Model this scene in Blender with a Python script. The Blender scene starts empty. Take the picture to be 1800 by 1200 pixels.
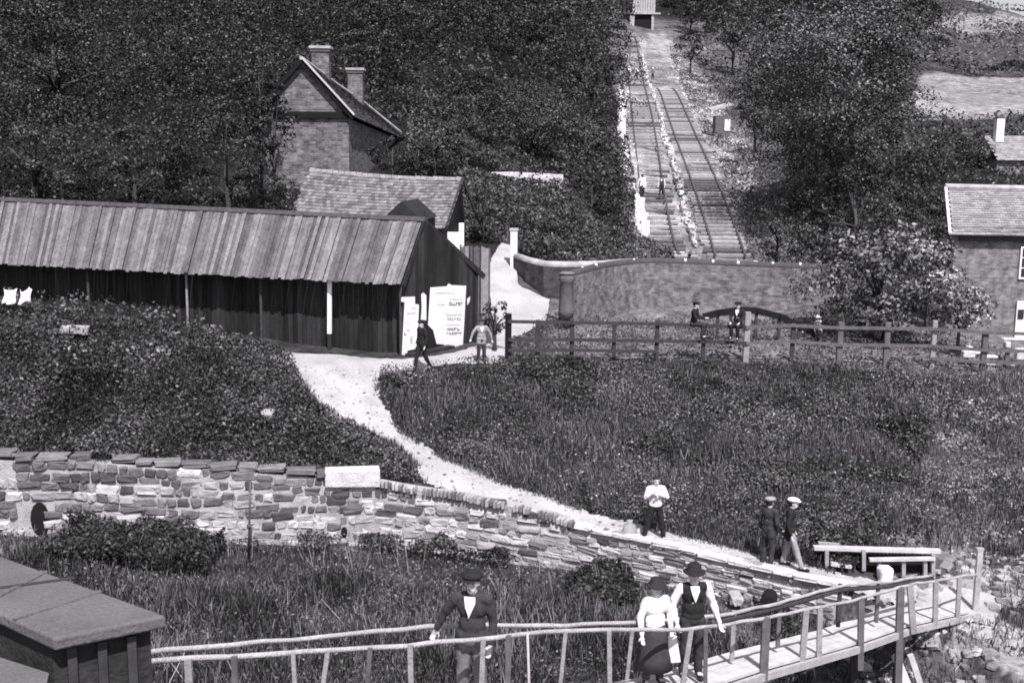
import bpy, bmesh, math, random
import numpy as np
from mathutils import Vector, Matrix, Euler
random.seed(7); RNG = np.random.default_rng(11)
SC = bpy.context.scene
COL = SC.collection
PI = math.pi
# ------------------------------------------------------------------ camera
F = 2000.0; CZ = 12.0
PITCH = math.atan(330/2000); ROLL = 0.0105
Fv = Vector((0, math.cos(PITCH), -math.sin(PITCH)))
R0 = Vector((1, 0, 0)); U0 = Vector((0, math.sin(PITCH), math.cos(PITCH)))
Uv = U0*math.cos(ROLL) - R0*math.sin(ROLL)
Rv = R0*math.cos(ROLL) + U0*math.sin(ROLL)
CAMP = Vector((0, 0, CZ))
cd = bpy.data.cameras.new('camera'); cd.sensor_width = 36; cd.lens = 40
cd.clip_start = 0.1; cd.clip_end = 3000
co = bpy.data.objects.new('camera', cd); COL.objects.link(co)
M = Matrix((Rv, Uv, -Fv)).transposed().to_4x4(); M.translation = CAMP
co.matrix_world = M
SC.camera = co
# ------------------------------------------------------------------ world, sun, exposure
SUN_EL = math.radians(55); SUN_AZ = math.radians(14)   # sun stands behind the viewer, a little to the right
w = bpy.data.worlds.new("World"); SC.world = w; w.use_nodes = True
nt = w.node_tree; bg = nt.nodes['Background']
sky = nt.nodes.new('ShaderNodeTexSky'); sky.sky_type = 'NISHITA'; sky.sun_disc = False
sky.sun_elevation = SUN_EL; sky.sun_rotation = PI + SUN_AZ*-1
hs = nt.nodes.new('ShaderNodeHueSaturation'); hs.inputs['Saturation'].default_value = 0.12
nt.links.new(sky.outputs[0], hs.inputs['Color']); nt.links.new(hs.outputs[0], bg.inputs[0])
bg.inputs[1].default_value = 0.085
sd = bpy.data.lights.new('sun', 'SUN'); sd.energy = 4.6; sd.angle = math.radians(0.6); sd.color = (1, .985, .96)
so = bpy.data.objects.new('sun', sd); COL.objects.link(so)
sdir = Vector((math.sin(SUN_AZ)*math.cos(SUN_EL), -math.cos(SUN_AZ)*math.cos(SUN_EL), math.sin(SUN_EL)))  # towards the sun
so.rotation_euler = sdir.to_track_quat('Z', 'Y').to_euler(); so.location = (-10, -40, 60)
vs = SC.view_settings; vs.view_transform = 'Standard'; vs.look = 'None'; vs.gamma = 1; vs.exposure = 0.45
vs.use_curve_mapping = False
SC.render.engine = 'CYCLES'; SC.cycles.pixel_filter_type = 'BLACKMAN_HARRIS'; SC.cycles.filter_width = 1.8
SC.cycles.max_bounces = 4; SC.cycles.diffuse_bounces = 2; SC.cycles.glossy_bounces = 1; SC.cycles.transparent_max_bounces = 4

def at(px, py, d):
    "world point seen at photo pixel (px, py) at depth Y = d"
    v = Fv + Rv*((px-900)/F) + Uv*((600-py)/F)
    return CAMP + v*(d/v.y)
def proj(P):
    v = Vector(P) - CAMP; f = v.dot(Fv)
    return 900 + F*v.dot(Rv)/f, 600 - F*v.dot(Uv)/f
# ------------------------------------------------------------------ materials
def col(v): return (v, v*.965, v*1.03, 1)
MATS = {}
def mat(name, v, var=0.25, scale=6, detail=6, rough=.85, spec=.2, island=0.0, bump=0.0, bscale=20, speck=0.0, sscale=60, stretch=(1,1,1), coords='Object'):
    "grey surface: large mottling + fine speckle + per-piece tone"
    if name in MATS: return MATS[name]
    m = bpy.data.materials.new(name); m.use_nodes = True; n = m.node_tree.nodes; L = m.node_tree.links
    p = n['Principled BSDF']; p.inputs['Roughness'].default_value = rough; p.inputs['Specular IOR Level'].default_value = spec
    tc = n.new('ShaderNodeTexCoord'); mp = n.new('ShaderNodeMapping'); mp.inputs['Scale'].default_value = stretch
    L.new(tc.outputs[coords], mp.inputs[0])
    def mth(op, a, b=None, clamp=False):
        x = n.new('ShaderNodeMath'); x.operation = op; x.use_clamp = clamp
        for i, q in enumerate((a, b)):
            if q is None: continue
            if isinstance(q, (int, float)): x.inputs[i].default_value = q
            else: L.new(q, x.inputs[i])
        return x.outputs[0]
    nz = n.new('ShaderNodeTexNoise'); nz.inputs['Scale'].default_value = scale; nz.inputs['Detail'].default_value = detail
    L.new(mp.outputs[0], nz.inputs['Vector'])
    k = mth('MULTIPLY_ADD', nz.outputs[0], 2*var*1.6); k.node.inputs[2].default_value = 1 - var*1.6
    if speck:
        n2 = n.new('ShaderNodeTexNoise'); n2.inputs['Scale'].default_value = sscale; n2.inputs['Detail'].default_value = 2
        L.new(mp.outputs[0], n2.inputs['Vector'])
        s = mth('MULTIPLY_ADD', n2.outputs[0], 4*speck); s.node.inputs[2].default_value = 1-2*speck
        k = mth('MULTIPLY', k, s)
    if island:
        g = n.new('ShaderNodeNewGeometry')
        r = mth('MULTIPLY_ADD', g.outputs['Random Per Island'], 2*island); r.node.inputs[2].default_value = 1-island
        k = mth('MULTIPLY', k, r)
    k = mth('MAXIMUM', k, 0.08)
    vm = n.new('ShaderNodeVectorMath'); vm.operation = 'SCALE'; vm.inputs[0].default_value = col(v)[:3]; L.new(k, vm.inputs['Scale'])
    L.new(vm.outputs[0], p.inputs['Base Color'])
    if bump:
        nb = n.new('ShaderNodeTexNoise'); nb.inputs['Scale'].default_value = bscale; nb.inputs['Detail'].default_value = 5
        L.new(mp.outputs[0], nb.inputs['Vector'])
        b = n.new('ShaderNodeBump'); b.inputs['Strength'].default_value = bump; b.inputs['Distance'].default_value = .05
        L.new(nb.outputs[0], b.inputs['Height']); L.new(b.outputs[0], p.inputs['Normal'])
    MATS[name] = m; return m
def leafmat(name, lo, hi, trans=.25, power=1.6, patch=.12, plo=.45, phi=1.8):
    if name in MATS: return MATS[name]
    m = bpy.data.materials.new(name); m.use_nodes = True; n = m.node_tree.nodes; L = m.node_tree.links
    p = n['Principled BSDF']; p.inputs['Roughness'].default_value = .5; p.inputs['Specular IOR Level'].default_value = .35
    g = n.new('ShaderNodeNewGeometry')
    pw = n.new('ShaderNodeMath'); pw.operation = 'POWER'; L.new(g.outputs['Random Per Island'], pw.inputs[0]); pw.inputs[1].default_value = power
    mx = n.new('ShaderNodeMix'); mx.data_type = 'RGBA'; L.new(pw.outputs[0], mx.inputs['Factor'])
    mx.inputs[6].default_value = col(lo); mx.inputs[7].default_value = col(hi)
    tc = n.new('ShaderNodeTexCoord'); oi = n.new('ShaderNodeObjectInfo'); ad = n.new('ShaderNodeVectorMath'); ad.operation = 'ADD'; L.new(tc.outputs['Object'], ad.inputs[0]); L.new(oi.outputs['Location'], ad.inputs[1])
    nz = n.new('ShaderNodeTexNoise'); nz.inputs['Scale'].default_value = patch; nz.inputs['Detail'].default_value = 4; L.new(ad.outputs[0], nz.inputs['Vector'])
    mr = n.new('ShaderNodeMapRange'); mr.inputs[1].default_value = .36; mr.inputs[2].default_value = .66; mr.inputs[3].default_value = plo; mr.inputs[4].default_value = phi; L.new(nz.outputs[0], mr.inputs[0])
    vm = n.new('ShaderNodeVectorMath'); vm.operation = 'SCALE'; L.new(mx.outputs[2], vm.inputs[0]); L.new(mr.outputs[0], vm.inputs['Scale']); L.new(vm.outputs[0], p.inputs['Base Color'])
    MATS[name] = m; return m
def brickmat(name, v, mortar, bw=.23, bh=.075, ms=.012, var=.35, axis='XZ', bump=.4):
    if name in MATS: return MATS[name]
    m = bpy.data.materials.new(name); m.use_nodes = True; n = m.node_tree.nodes; L = m.node_tree.links
    p = n['Principled BSDF']; p.inputs['Roughness'].default_value = .9; p.inputs['Specular IOR Level'].default_value = .15
    uv = n.new('ShaderNodeUVMap'); uv.uv_map = 'UVMap'
    b = n.new('ShaderNodeTexBrick'); b.inputs['Scale'].default_value = 1
    b.inputs['Brick Width'].default_value = bw; b.inputs['Row Height'].default_value = bh; b.inputs['Mortar Size'].default_value = ms
    b.inputs['Color1'].default_value = col(v*(1-var)); b.inputs['Color2'].default_value = col(v*(1+var)); b.inputs['Mortar'].default_value = col(mortar)
    b.inputs['Bias'].default_value = 0
    L.new(uv.outputs[0], b.inputs['Vector'])
    nz = n.new('ShaderNodeTexNoise'); nz.inputs['Scale'].default_value = 3; nz.inputs['Detail'].default_value = 8
    tc = n.new('ShaderNodeTexCoord'); L.new(tc.outputs['Object'], nz.inputs['Vector'])
    mr = n.new('ShaderNodeMapRange'); mr.inputs[1].default_value = .3; mr.inputs[2].default_value = .7; mr.inputs[3].default_value = .55; mr.inputs[4].default_value = 1.4
    L.new(nz.outputs[0], mr.inputs[0])
    vm = n.new('ShaderNodeVectorMath'); vm.operation = 'SCALE'; L.new(b.outputs[0], vm.inputs[0]); L.new(mr.outputs[0], vm.inputs['Scale'])
    L.new(vm.outputs[0], p.inputs['Base Color'])
    bp = n.new('ShaderNodeBump'); bp.inputs['Strength'].default_value = bump; bp.inputs['Distance'].default_value = .03; bp.invert = True
    L.new(b.outputs['Fac'], bp.inputs['Height']); L.new(bp.outputs[0], p.inputs['Normal'])
    MATS[name] = m; return m
mat('stone', .40, .3, 4, island=.4, bump=.6, bscale=18, speck=.12, sscale=45)
mat('stone_dark', .13, .3, 4, island=.5, bump=.6, bscale=18, speck=.15, sscale=45)
mat('mortar', .40, .45, 2.2, detail=10, bump=.6, bscale=25, speck=.15)
mat('whitewash', .8, .12, 4, bump=.3)
mat('path', .40, .28, 1.1, detail=10, speck=.16, sscale=14, bump=.6, bscale=9)
mat('tar_board', .025, .5, 5, island=.5, speck=.2, stretch=(1,1,.2))
mat('roof_board', .15, .32, 2.2, detail=8, island=.46, bump=.5, speck=.3, sscale=9)
mat('roof_tile', .17, .25, 2, island=.45, speck=.15, sscale=14)
mat('pale_tile', .27, .15, 2, island=.25, speck=.1, sscale=14)
mat('dark_tile', .10, .25, 2, island=.45, speck=.15, sscale=14)
mat('white_paint', .8, .06, 5)
mat('old_wood', .30, .3, 5, stretch=(1,1,1), speck=.15, sscale=40, bump=.3)
mat('pale_wood', .50, .3, 3, island=.25, speck=.1, sscale=30)
mat('dark_wood', .05, .4, 6, speck=.2)
mat('mid_wood', .12, .4, 6, speck=.2)
mat('black', .012, .3, 5)
mat('iron', .07, .3, 5, rough=.5, spec=.5)
mat('rail_iron', .30, .3, 5, rough=.45, spec=.6)
mat('bark', .06, .4, 6, bump=.8, bscale=12)
mat('felt', .125, .3, 1.6, detail=9, speck=.18, sscale=30, bump=.4, bscale=24)
mat('rubble', .33, .3, 3, island=.5, bump=.6, speck=.2)
mat('weathered', .40, .3, 3, speck=.25, sscale=45, bump=.5, bscale=40)
mat('skin', .58, .06, 8, rough=.6, spec=.3)
mat('cloth_black', .022, .3, 8, speck=.1); mat('cloth_dark', .045, .3, 8, speck=.1); mat('cloth_mid', .16, .25, 8, speck=.1)
mat('cloth_grey', .30, .2, 8, speck=.1); mat('cloth_white', .82, .05, 6)
mat('hair', .03, .3, 20, stretch=(1,1,.3)); mat('ink', .03, .2, 6); mat('ink_grey', .3, .3, 6)
leafmat('leaf_wood', .005, .085, power=2.6); leafmat('leaf_tree', .007, .15, power=2.4)
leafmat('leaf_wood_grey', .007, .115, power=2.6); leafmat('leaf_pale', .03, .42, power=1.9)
leafmat('leaf_brush', .010, .165, power=2.2, patch=.35); leafmat('leaf_bush', .006, .115, power=2.4, patch=.5, plo=.35); leafmat('grass_blade', .014, .21, power=2.0, patch=.4, plo=.5, phi=1.6)
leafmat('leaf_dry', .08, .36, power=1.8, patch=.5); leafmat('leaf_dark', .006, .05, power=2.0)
brickmat('brick', .15, .18, bw=.32, bh=.12, ms=.016, var=.45); brickmat('brick_pale', .18, .22, bw=.27, bh=.095, ms=.014, var=.35); brickmat('brick_basin', .17, .20, bw=.28, bh=.10, ms=.014, var=.4, bump=.6); brickmat('brick_dark', .06, .08)
# ------------------------------------------------------------------ mesh helpers
class MB:
    def __init__(s): s.v = []; s.f = []
    def add(s, vs, fs):
        o = len(s.v); s.v += [tuple(x) for x in vs]; s.f += [tuple(i+o for i in f) for f in fs]; return s
    def hexa(s, p):   # 8 points: bottom 4 ccw, top 4 ccw
        return s.add(p, [(0,3,2,1),(4,5,6,7),(0,1,5,4),(1,2,6,5),(2,3,7,6),(3,0,4,7)])
    def box(s, c, d, rz=0, rx=0, ry=0):
        m = Euler((rx, ry, rz)).to_matrix(); c = Vector(c); x, y, z = d[0]/2, d[1]/2, d[2]/2
        return s.hexa([c + m @ Vector(q) for q in ((-x,-y,-z),(x,-y,-z),(x,y,-z),(-x,y,-z),(-x,-y,z),(x,-y,z),(x,y,z),(-x,y,z))])
    def beam(s, a, b, wd, h, up=(0,0,1), jit=0):
        a = Vector(a); b = Vector(b); t = (b-a).normalized(); u = Vector(up)
        sd_ = t.cross(u)
        if sd_.length < 1e-4: sd_ = t.cross(Vector((0,1,0)))
        sd_.normalize(); u = sd_.cross(t).normalized(); sd_ = sd_*wd/2; u = u*h/2
        return s.hexa([a-sd_-u, a+sd_-u, b+sd_-u, b-sd_-u, a-sd_+u, a+sd_+u, b+sd_+u, b-sd_+u])
    def tube(s, pts, rad, n=8, jit=0.0):
        pts = [Vector(p) for p in pts]; N = len(pts)
        if isinstance(rad, (int, float)): rad = [rad]*N
        vs = []; fs = []; ref = Vector((0,0,1))
        for i, p in enumerate(pts):
            t = (pts[min(i+1, N-1)] - pts[max(i-1, 0)]).normalized()
            a = t.cross(ref)
            if a.length < .05: a = t.cross(Vector((1,0,0)))
            a.normalize(); b = t.cross(a).normalized()
            for k in range(n):
                an = 2*PI*k/n; r = rad[i]*(1+random.uniform(-jit, jit))
                vs.append(p + a*math.cos(an)*r + b*math.sin(an)*r)
        for i in range(N-1):
            for k in range(n):
                fs.append((i*n+k, i*n+(k+1)%n, (i+1)*n+(k+1)%n, (i+1)*n+k))
        fs.append(tuple(range(n-1, -1, -1))); fs.append(tuple(range((N-1)*n, N*n)))
        return s.add(vs, fs)
    def lathe(s, prof, c=(0,0,0), n=16, sx=1, sy=1, mtx=None):
        c = Vector(c); vs = []; fs = []
        for (r, z) in prof:
            for k in range(n):
                an = 2*PI*k/n; q = Vector((r*math.cos(an)*sx, r*math.sin(an)*sy, z))
                if mtx: q = mtx @ q
                vs.append(c+q)
        for i in range(len(prof)-1):
            for k in range(n):
                fs.append((i*n+k, i*n+(k+1)%n, (i+1)*n+(k+1)%n, (i+1)*n+k))
        fs.append(tuple(range(n-1, -1, -1))); m_ = (len(prof)-1)*n; fs.append(tuple(range(m_, m_+n)))
        return s.add(vs, fs)
    def prism(s, poly, off):   # poly: list of points in a plane, off: extrusion vector
        n = len(poly); off = Vector(off); a = [Vector(p) for p in poly]; b = [p+off for p in a]
        return s.add(a+b, [tuple(range(n-1,-1,-1)), tuple(range(n, 2*n))] + [(i, (i+1)%n, (i+1)%n+n, i+n) for i in range(n)])
    def stone(s, c, d, m3, j=.12):
        "a rough block, corners pulled about, edges rounded off"
        c = Vector(c); x, y, z = d[0]/2, d[1]/2, d[2]/2; q = []
        e = min(x, z)*.35
        for sy_, ins in ((-1, e), (-.55, 0), (1, 0)):
            ring = []
            for (sx_, sz_) in ((-1,-1),(1,-1),(1,1),(-1,1)):
                hx = x-ins; hz = z-ins
                for k in (0, 1):
                    # two verts per corner for chamfer
                    if (sx_*sz_ > 0) == (k == 0): ring.append(Vector((sx_*hx, 0, sz_*(hz-e*.8))))
                    else: ring.append(Vector((sx_*(hx-e*.8), 0, sz_*hz)))
            for r in ring:
                r.y = sy_*y; r += Vector((random.uniform(-j, j)*x, random.uniform(-j, j)*y if sy_ < 0 else 0, random.uniform(-j, j)*z)); q.append(c + m3 @ r)
        fs = [tuple(range(7,-1,-1)) , tuple(range(16, 24))]
        for i in range(2):
            for k in range(8): fs.append((i*8+k, i*8+(k+1)%8, (i+1)*8+(k+1)%8, (i+1)*8+k))
        return s.add(q, fs)
def tag(o, label=None, cat=None, group=None, kind=None):
    if label: o['label'] = label
    if cat: o['category'] = cat
    if group: o['group'] = group
    if kind: o['kind'] = kind
    return o
def origin_of(p):
    o = Vector((0,0,0))
    while p is not None: o += p.location; p = p.parent
    return o
def obj(name, mb, material, parent=None, smooth=False, local=False, fixn=True, uv=None):
    me = bpy.data.meshes.new(name); off = Vector((0,0,0)) if local or parent is None else origin_of(parent)
    me.from_pydata([(x-off.x, y-off.y, z-off.z) for x, y, z in mb.v], [], mb.f)
    if fixn:
        b = bmesh.new(); b.from_mesh(me); bmesh.ops.recalc_face_normals(b, faces=b.faces); b.to_mesh(me); b.free()
    me.materials.append(MATS[material] if isinstance(material, str) else material)
    if smooth: me.polygons.foreach_set('use_smooth', [True]*len(me.polygons))
    if uv: box_uv(me)
    o = bpy.data.objects.new(name, me); COL.objects.link(o)
    if parent is not None: o.parent = parent
    return o
def box_uv(me):
    "uv in metres: u along the wall, v up (or down the slope)"
    l = me.uv_layers.new(name='UVMap'); 
    for p in me.polygons:
        nrm = p.normal
        if abs(nrm.z) > .95: ux, vx = Vector((1,0,0)), Vector((0,1,0))
        else:
            ux = Vector((-nrm.y, nrm.x, 0)).normalized(); vx = Vector((nrm)).cross(ux)
        for li in p.loop_indices:
            q = me.vertices[me.loops[li].vertex_index].co
            l.data[li].uv = (q.dot(ux), q.dot(vx))
def thing(name, label, cat, loc=(0,0,0), group=None, rz=0):
    o = bpy.data.objects.new(name, None); COL.objects.link(o); o.location = loc; o.rotation_euler = (0,0,rz); o.empty_display_size = .3
    return tag(o, label, cat, group)
def copy_thing(o, loc=None, rz=None, label=None, parent=None):
    c = o.copy(); COL.objects.link(c)
    if parent is not None: c.parent = parent
    if loc is not None: c.location = loc
    if rz is not None: c.rotation_euler = (0,0,rz)
    if label: c['label'] = label
    for ch in list(o.children): copy_thing(ch, parent=c)
    return c
def npmesh(name, verts, nper, material, parent=None, faces=None):
    "fast mesh: verts (N*nper, 3), one polygon for each nper verts"
    me = bpy.data.meshes.new(name); nv = len(verts); me.vertices.add(nv); me.vertices.foreach_set('co', verts.astype(np.float32).ravel())
    nf = nv//nper; me.loops.add(nv); me.loops.foreach_set('vertex_index', np.arange(nv, dtype=np.int32))
    me.polygons.add(nf); me.polygons.foreach_set('loop_start', np.arange(0, nv, nper, dtype=np.int32))
    me.update(calc_edges=True)
    me.materials.append(MATS[material] if isinstance(material, str) else material); o = bpy.data.objects.new(name, me); COL.objects.link(o)
    if parent is not None: o.parent = parent
    return o
def leaf_verts(P, size, nrm=None, spread=1.0, aspect=.55, rng=RNG):
    "a rhombic leaf at every point, facing roughly along nrm"
    N = len(P)
    n = rng.normal(size=(N, 3))
    if nrm is not None: n = nrm + n*spread*.6
    n /= np.linalg.norm(n, axis=1, keepdims=True)+1e-9
    a = np.cross(n, rng.normal(size=(N, 3))); a /= np.linalg.norm(a, axis=1, keepdims=True)+1e-9
    b = np.cross(n, a); s = (size*rng.uniform(.6, 1.3, N))[:, None]*.5 if np.ndim(size) == 0 else (size*rng.uniform(.6, 1.3, N))[:, None]*.5
    V = np.stack([P - a*s, P - b*s*aspect + n*s*.15, P + a*s, P + b*s*aspect + n*s*.15], 1)
    return V.reshape(-1, 3)
# ------------------------------------------------------------------ terrain
def W(px, py, d): return tuple(at(px, py, d))
def Z(X, Y, z): return (X, Y, z + CZ)
UP = [W(660,855,30.3),W(800,880,30),W(1000,932,28.8),W(1200,972,27.2),W(1400,1017,25.5),W(1500,1036,24.8),
 W(0,828,29),W(300,838,29.4),W(-500,800,29),
 W(600,700,35),W(680,780,33),W(740,830,31.5),W(500,635,38),W(700,640,38),W(870,640,38),
 W(893,640,38),W(1000,640,38.5),W(1150,640,39),W(1300,632,39.5),W(1500,640,40),W(1725,655,40),W(1900,660,40),
 W(800,818,31.8),W(950,878,30),W(1120,930,28.5),W(1330,982,26.6),W(1480,1014,25.5),
 W(900,740,34.5),W(900,690,36),W(1100,760,34.5),W(1200,820,32),W(1500,800,33.5),W(1750,800,34),W(1350,900,29.5),W(1600,930,28.5),W(1750,960,28.5),
 W(1750,1020,26.8),W(1750,1080,25),W(1830,1150,23.5),W(1900,1080,25),
 W(1100,560,49),W(1300,560,49),W(1000,565,46),W(1420,560,48),W(1700,610,45),W(1780,640,43),W(1900,640,43),
 Z(-16.2,35.5,-5.6),Z(-10.8,35.5,-6.15),Z(-8.3,36,-6.9),Z(-22,35,-5.4),Z(-13,32.5,-6.9),Z(-18,32,-6.6),
 Z(-20,41,-6.6),Z(-10,39.5,-7),Z(-4,41,-7.1),Z(-.5,44,-7.1),Z(-.6,48,-6.6),Z(-14,46,-6.2),Z(-30,42,-5.5),
 W(890,470,52),W(882,430,56),W(950,400,62),W(900,325,72),W(990,330,72),W(1060,440,72),
 W(1130,455,77),W(1180,455,78),W(1250,455,78),W(1320,460,78),
 W(1250,460,60),W(1100,462,60),
 W(1140,355,92),W(1180,355,92),W(1280,355,92),W(1125,245,116),W(1250,245,118),W(1110,150,158),W(1230,150,158),W(1118,88,195),W(1135,58,212),
 Z(-10,50,-5.6),Z(-10,60,-2),Z(-10,80,2.4),Z(-10,120,12),Z(-10,200,30),Z(-10,300,52),
 Z(-40,45,-5),Z(-40,60,-1),Z(-40,100,9),Z(-40,200,32),Z(-60,300,55),Z(-120,150,20),Z(-120,300,55),Z(30,320,50),
 W(1400,480,70),W(1550,470,60),W(1310,300,100),W(1500,330,85),W(1700,290,90),W(1700,205,150),W(1900,205,150),W(1640,205,150),W(1450,200,150),W(1450,60,230),
 W(1700,125,220),W(1900,125,220),W(1700,42,320),W(1900,60,320),W(1600,20,320),W(1650,-10,345),W(1720,4,345),W(1800,30,345),W(1900,60,345),
 W(1750,560,60),W(1750,440,70),W(2300,500,60),W(2300,250,150),W(2300,100,345),Z(60,20,-9),Z(30,10,-11),Z(20,15,-10.6),Z(15,18,-10.3)]
LO = [W(0,955,28.4),W(450,982,28.8),W(800,1006,28.9),W(1000,1022,28),W(1200,1060,26.3),W(1400,1092,24.8),W(-500,930,28),
 Z(-13,22,-10.5),Z(0,22,-10.9),Z(6,18,-11.4),Z(-10,12,-11.6),Z(0,8,-12),Z(0,-30,-12.5),Z(30,-30,-12.5),Z(-40,-30,-12.5),Z(-40,10,-11),Z(9,20,-11.3),Z(14,12,-11.6),Z(7,24,-11),Z(30,8,-12)]
class TPS:
    def __init__(s, pts, lin=False):
        P = np.array(pts); s.c = P[:, :2]; n = len(P); s.lin = lin
        K = s.phi(np.linalg.norm(s.c[:, None]-s.c[None], axis=2)) + np.eye(n)*(.02 if not lin else 0)
        A = np.zeros((n+3, n+3)); A[:n,:n] = K; A[:n,n] = 1; A[:n,n+1:] = s.c; A[n:,:n] = A[:n,n:].T
        b = np.zeros(n+3); b[:n] = P[:, 2]; s.w = np.linalg.solve(A, b)
    def phi(s, r): return -r     # linear kernel: no overshoot
    def __call__(s, X, Y):
        X = np.atleast_1d(np.asarray(X, float)); Y = np.atleast_1d(np.asarray(Y, float)); sh = X.shape; X = X.ravel(); Y = Y.ravel()
        n = len(s.c); out = np.empty(len(X))
        for i in range(0, len(X), 20000):
            q = np.stack([X[i:i+20000], Y[i:i+20000]], 1); r = np.linalg.norm(q[:, None]-s.c[None], axis=2)
            out[i:i+20000] = s.phi(r) @ s.w[:n] + s.w[n] + q @ s.w[n+1:]
        return out.reshape(sh)
fU = TPS(UP); fL = TPS(LO)
WALL = [W(-500,812,29.2),W(0,822,29),W(300,836,29.4),W(660,857,30.3),W(800,882,30),W(1000,934,28.8),W(1200,974,27.2),W(1400,1019,25.5),W(1480,1037,25)]
WX = [p[0] for p in WALL]; WY = [p[1] for p in WALL]
EX = WX + [WX[-1]+1.2, 10.5, 13, 16, 18]; EY = WY + [23.6, 21.5, 18, 10, -60]
def Yw(X): return np.interp(X, [-200]+EX, [29.2]+EY)
def vnoise(X, Y, s, seed=0):
    r = np.random.default_rng(seed); T = r.uniform(-1, 1, (64, 64)); x = X/s+100; y = Y/s+100
    xi = np.floor(x).astype(int); yi = np.floor(y).astype(int); fx = x-xi; fy = y-yi; fx = fx*fx*(3-2*fx); fy = fy*fy*(3-2*fy)
    g = lambda a, b: T[a % 64, b % 64]
    return (g(xi,yi)*(1-fx)+g(xi+1,yi)*fx)*(1-fy) + (g(xi,yi+1)*(1-fx)+g(xi+1,yi+1)*fx)*fy
def base_h(X, Y):
    return fU(X, Y)
def ground(X, Y, rough=True):
    X = np.atleast_1d(np.asarray(X, float)); Y = np.atleast_1d(np.asarray(Y, float))
    zu = fU(X, Y); zl = np.minimum(fL(X, Y), zu)
    yw = Yw(X); k = np.clip((Y - (yw+.05))/.25, 0, 1)          # the step hides inside the wall
    soft = np.clip((Y - (yw-1.0))/1.6, 0, 1)
    k = np.where(X > WX[-1], soft, k)
    z = zl*(1-k) + zu*k
    if rough:
        far = np.clip((Y-60)/100, 0, 1)
        z = z + vnoise(X, Y, 1.3, 3)*.06*(Y > 30.6) + vnoise(X, Y, 9, 5)*.8*far*np.clip((np.abs(X-12.3-(Y-79)*.08)-3.5)/4, 0, 1)
    return z
def gz(x, y): return float(ground([x], [y])[0])
def G(px, py, d0=15, d1=400):
    "where the ray of a photo pixel meets the ground"
    d = np.exp(np.linspace(math.log(d0), math.log(d1), 500)); v = Fv + Rv*((px-900)/F) + Uv*((600-py)/F)
    X = v.x/v.y*d; z = CZ + v.z/v.y*d; g = ground(X, d) - z; i = np.argmax(g > 0)
    if g[i] <= 0: return Vector(at(px, py, d1))
    t = g[i-1]/(g[i-1]-g[i]) if i else 0; dd = d[i-1]+(d[i]-d[i-1])*t if i else d[0]
    return Vector(at(px, py, dd))
def inpoly(X, Y, poly):
    ins = np.zeros(X.shape, bool); n = len(poly)
    for i in range(n):
        x1, y1 = poly[i][0], poly[i][1]; x2, y2 = poly[(i+1) % n][0], poly[(i+1) % n][1]
        c = ((y1 > Y) != (y2 > Y)) & (X < (x2-x1)*(Y-y1)/((y2-y1) if y2 != y1 else 1e-9)+x1); ins ^= c
    return ins
def gpoly(pxs, **k): return [G(a, b, **k) for a, b in pxs]
# strips of trodden ground ----------------------------------------------------
def resample(P, n):
    P = [Vector(p) for p in P]; L = [0]
    for a, b in zip(P, P[1:]): L.append(L[-1]+(b-a).length)
    return [Vector([np.interp(L[-1]*i/(n-1), L, [q[k] for q in P]) for k in range(3)]) for i in range(n)]
def strip(name, A, B, n, m, lift, material, jit=.06):
    A = resample(A, n); B = resample(B, n); vs = []; 
    for i in range(n):
        for j in range(m+1):
            p = A[i].lerp(B[i], j/m); 
            if j in (0, m): p = p + Vector((random.uniform(-jit, jit), random.uniform(-jit, jit), 0))
            vs.append((p.x, p.y, 0))
    zz = ground([v[0] for v in vs], [v[1] for v in vs]); vs = [(v[0], v[1], z+lift) for v, z in zip(vs, zz)]
    mb = MB(); mb.add(vs, [(i*(m+1)+j, i*(m+1)+j+1, (i+1)*(m+1)+j+1, (i+1)*(m+1)+j) for i in range(n-1) for j in range(m)])
    return obj(name, mb, material, smooth=True)
near_edge = gpoly([(515,642),(530,680),(560,722),(620,752),(690,785),(728,822),(745,850)], d0=30.6) + [Vector((x, y+.35, 0)) for x, y in ((q[0], q[1]) for q in [W(770,872,30.2),W(900,908,29.4),W(1000,934,28.8),W(1200,974,27.2),W(1400,1019,25.5),W(1480,1037,25)])]
far_edge = gpoly([(690,650),(666,665),(668,705),(705,758),(800,815),(900,857),(1000,890),(1120,924),(1240,953),(1330,975),(1480,1010)], d0=25)
path = tag(strip('path', near_edge, far_edge, 160, 10, .05, 'path'), kind='structure')
yb = gpoly([(462,622),(600,626),(705,634),(800,622),(862,606)], d0=31); yf = gpoly([(490,640),(600,652),(690,657),(800,641),(892,643)], d0=31)
tag(strip('yard_path', yb, yf, 60, 8, .055, 'path'), kind='structure')
lb = gpoly([(862,640),(868,580),(862,530),(858,492),(864,455),(885,425),(896,412)], d0=34); lf = gpoly([(891,641),(894,600),(960,565),(966,528),(912,505),(906,470),(908,415)], d0=34)
tag(strip('lane', lb, lf, 60, 8, .06, 'path', .03), kind='structure')
qb = gpoly([(1470,1016),(1560,1026),(1690,1034),(1770,1055)], d0=22); qf = gpoly([(1470,1038),(1560,1066),(1650,1092),(1745,1100)], d0=22)
tag(strip('landing_path', qb, qf, 40, 8, .06, 'path', .1), kind='structure')
PATHPOLY = [(p.x, p.y) for p in near_edge] + [(p.x, p.y) for p in reversed(far_edge)]
YARDPOLY = [(p.x, p.y) for p in yb] + [(p.x, p.y) for p in reversed(yf)]
LANEPOLY = [(p.x, p.y) for p in lb] + [(p.x, p.y) for p in reversed(lf)]
LANDPOLY = [(p.x, p.y) for p in qb] + [(p.x, p.y) for p in reversed(qf)]
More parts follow.
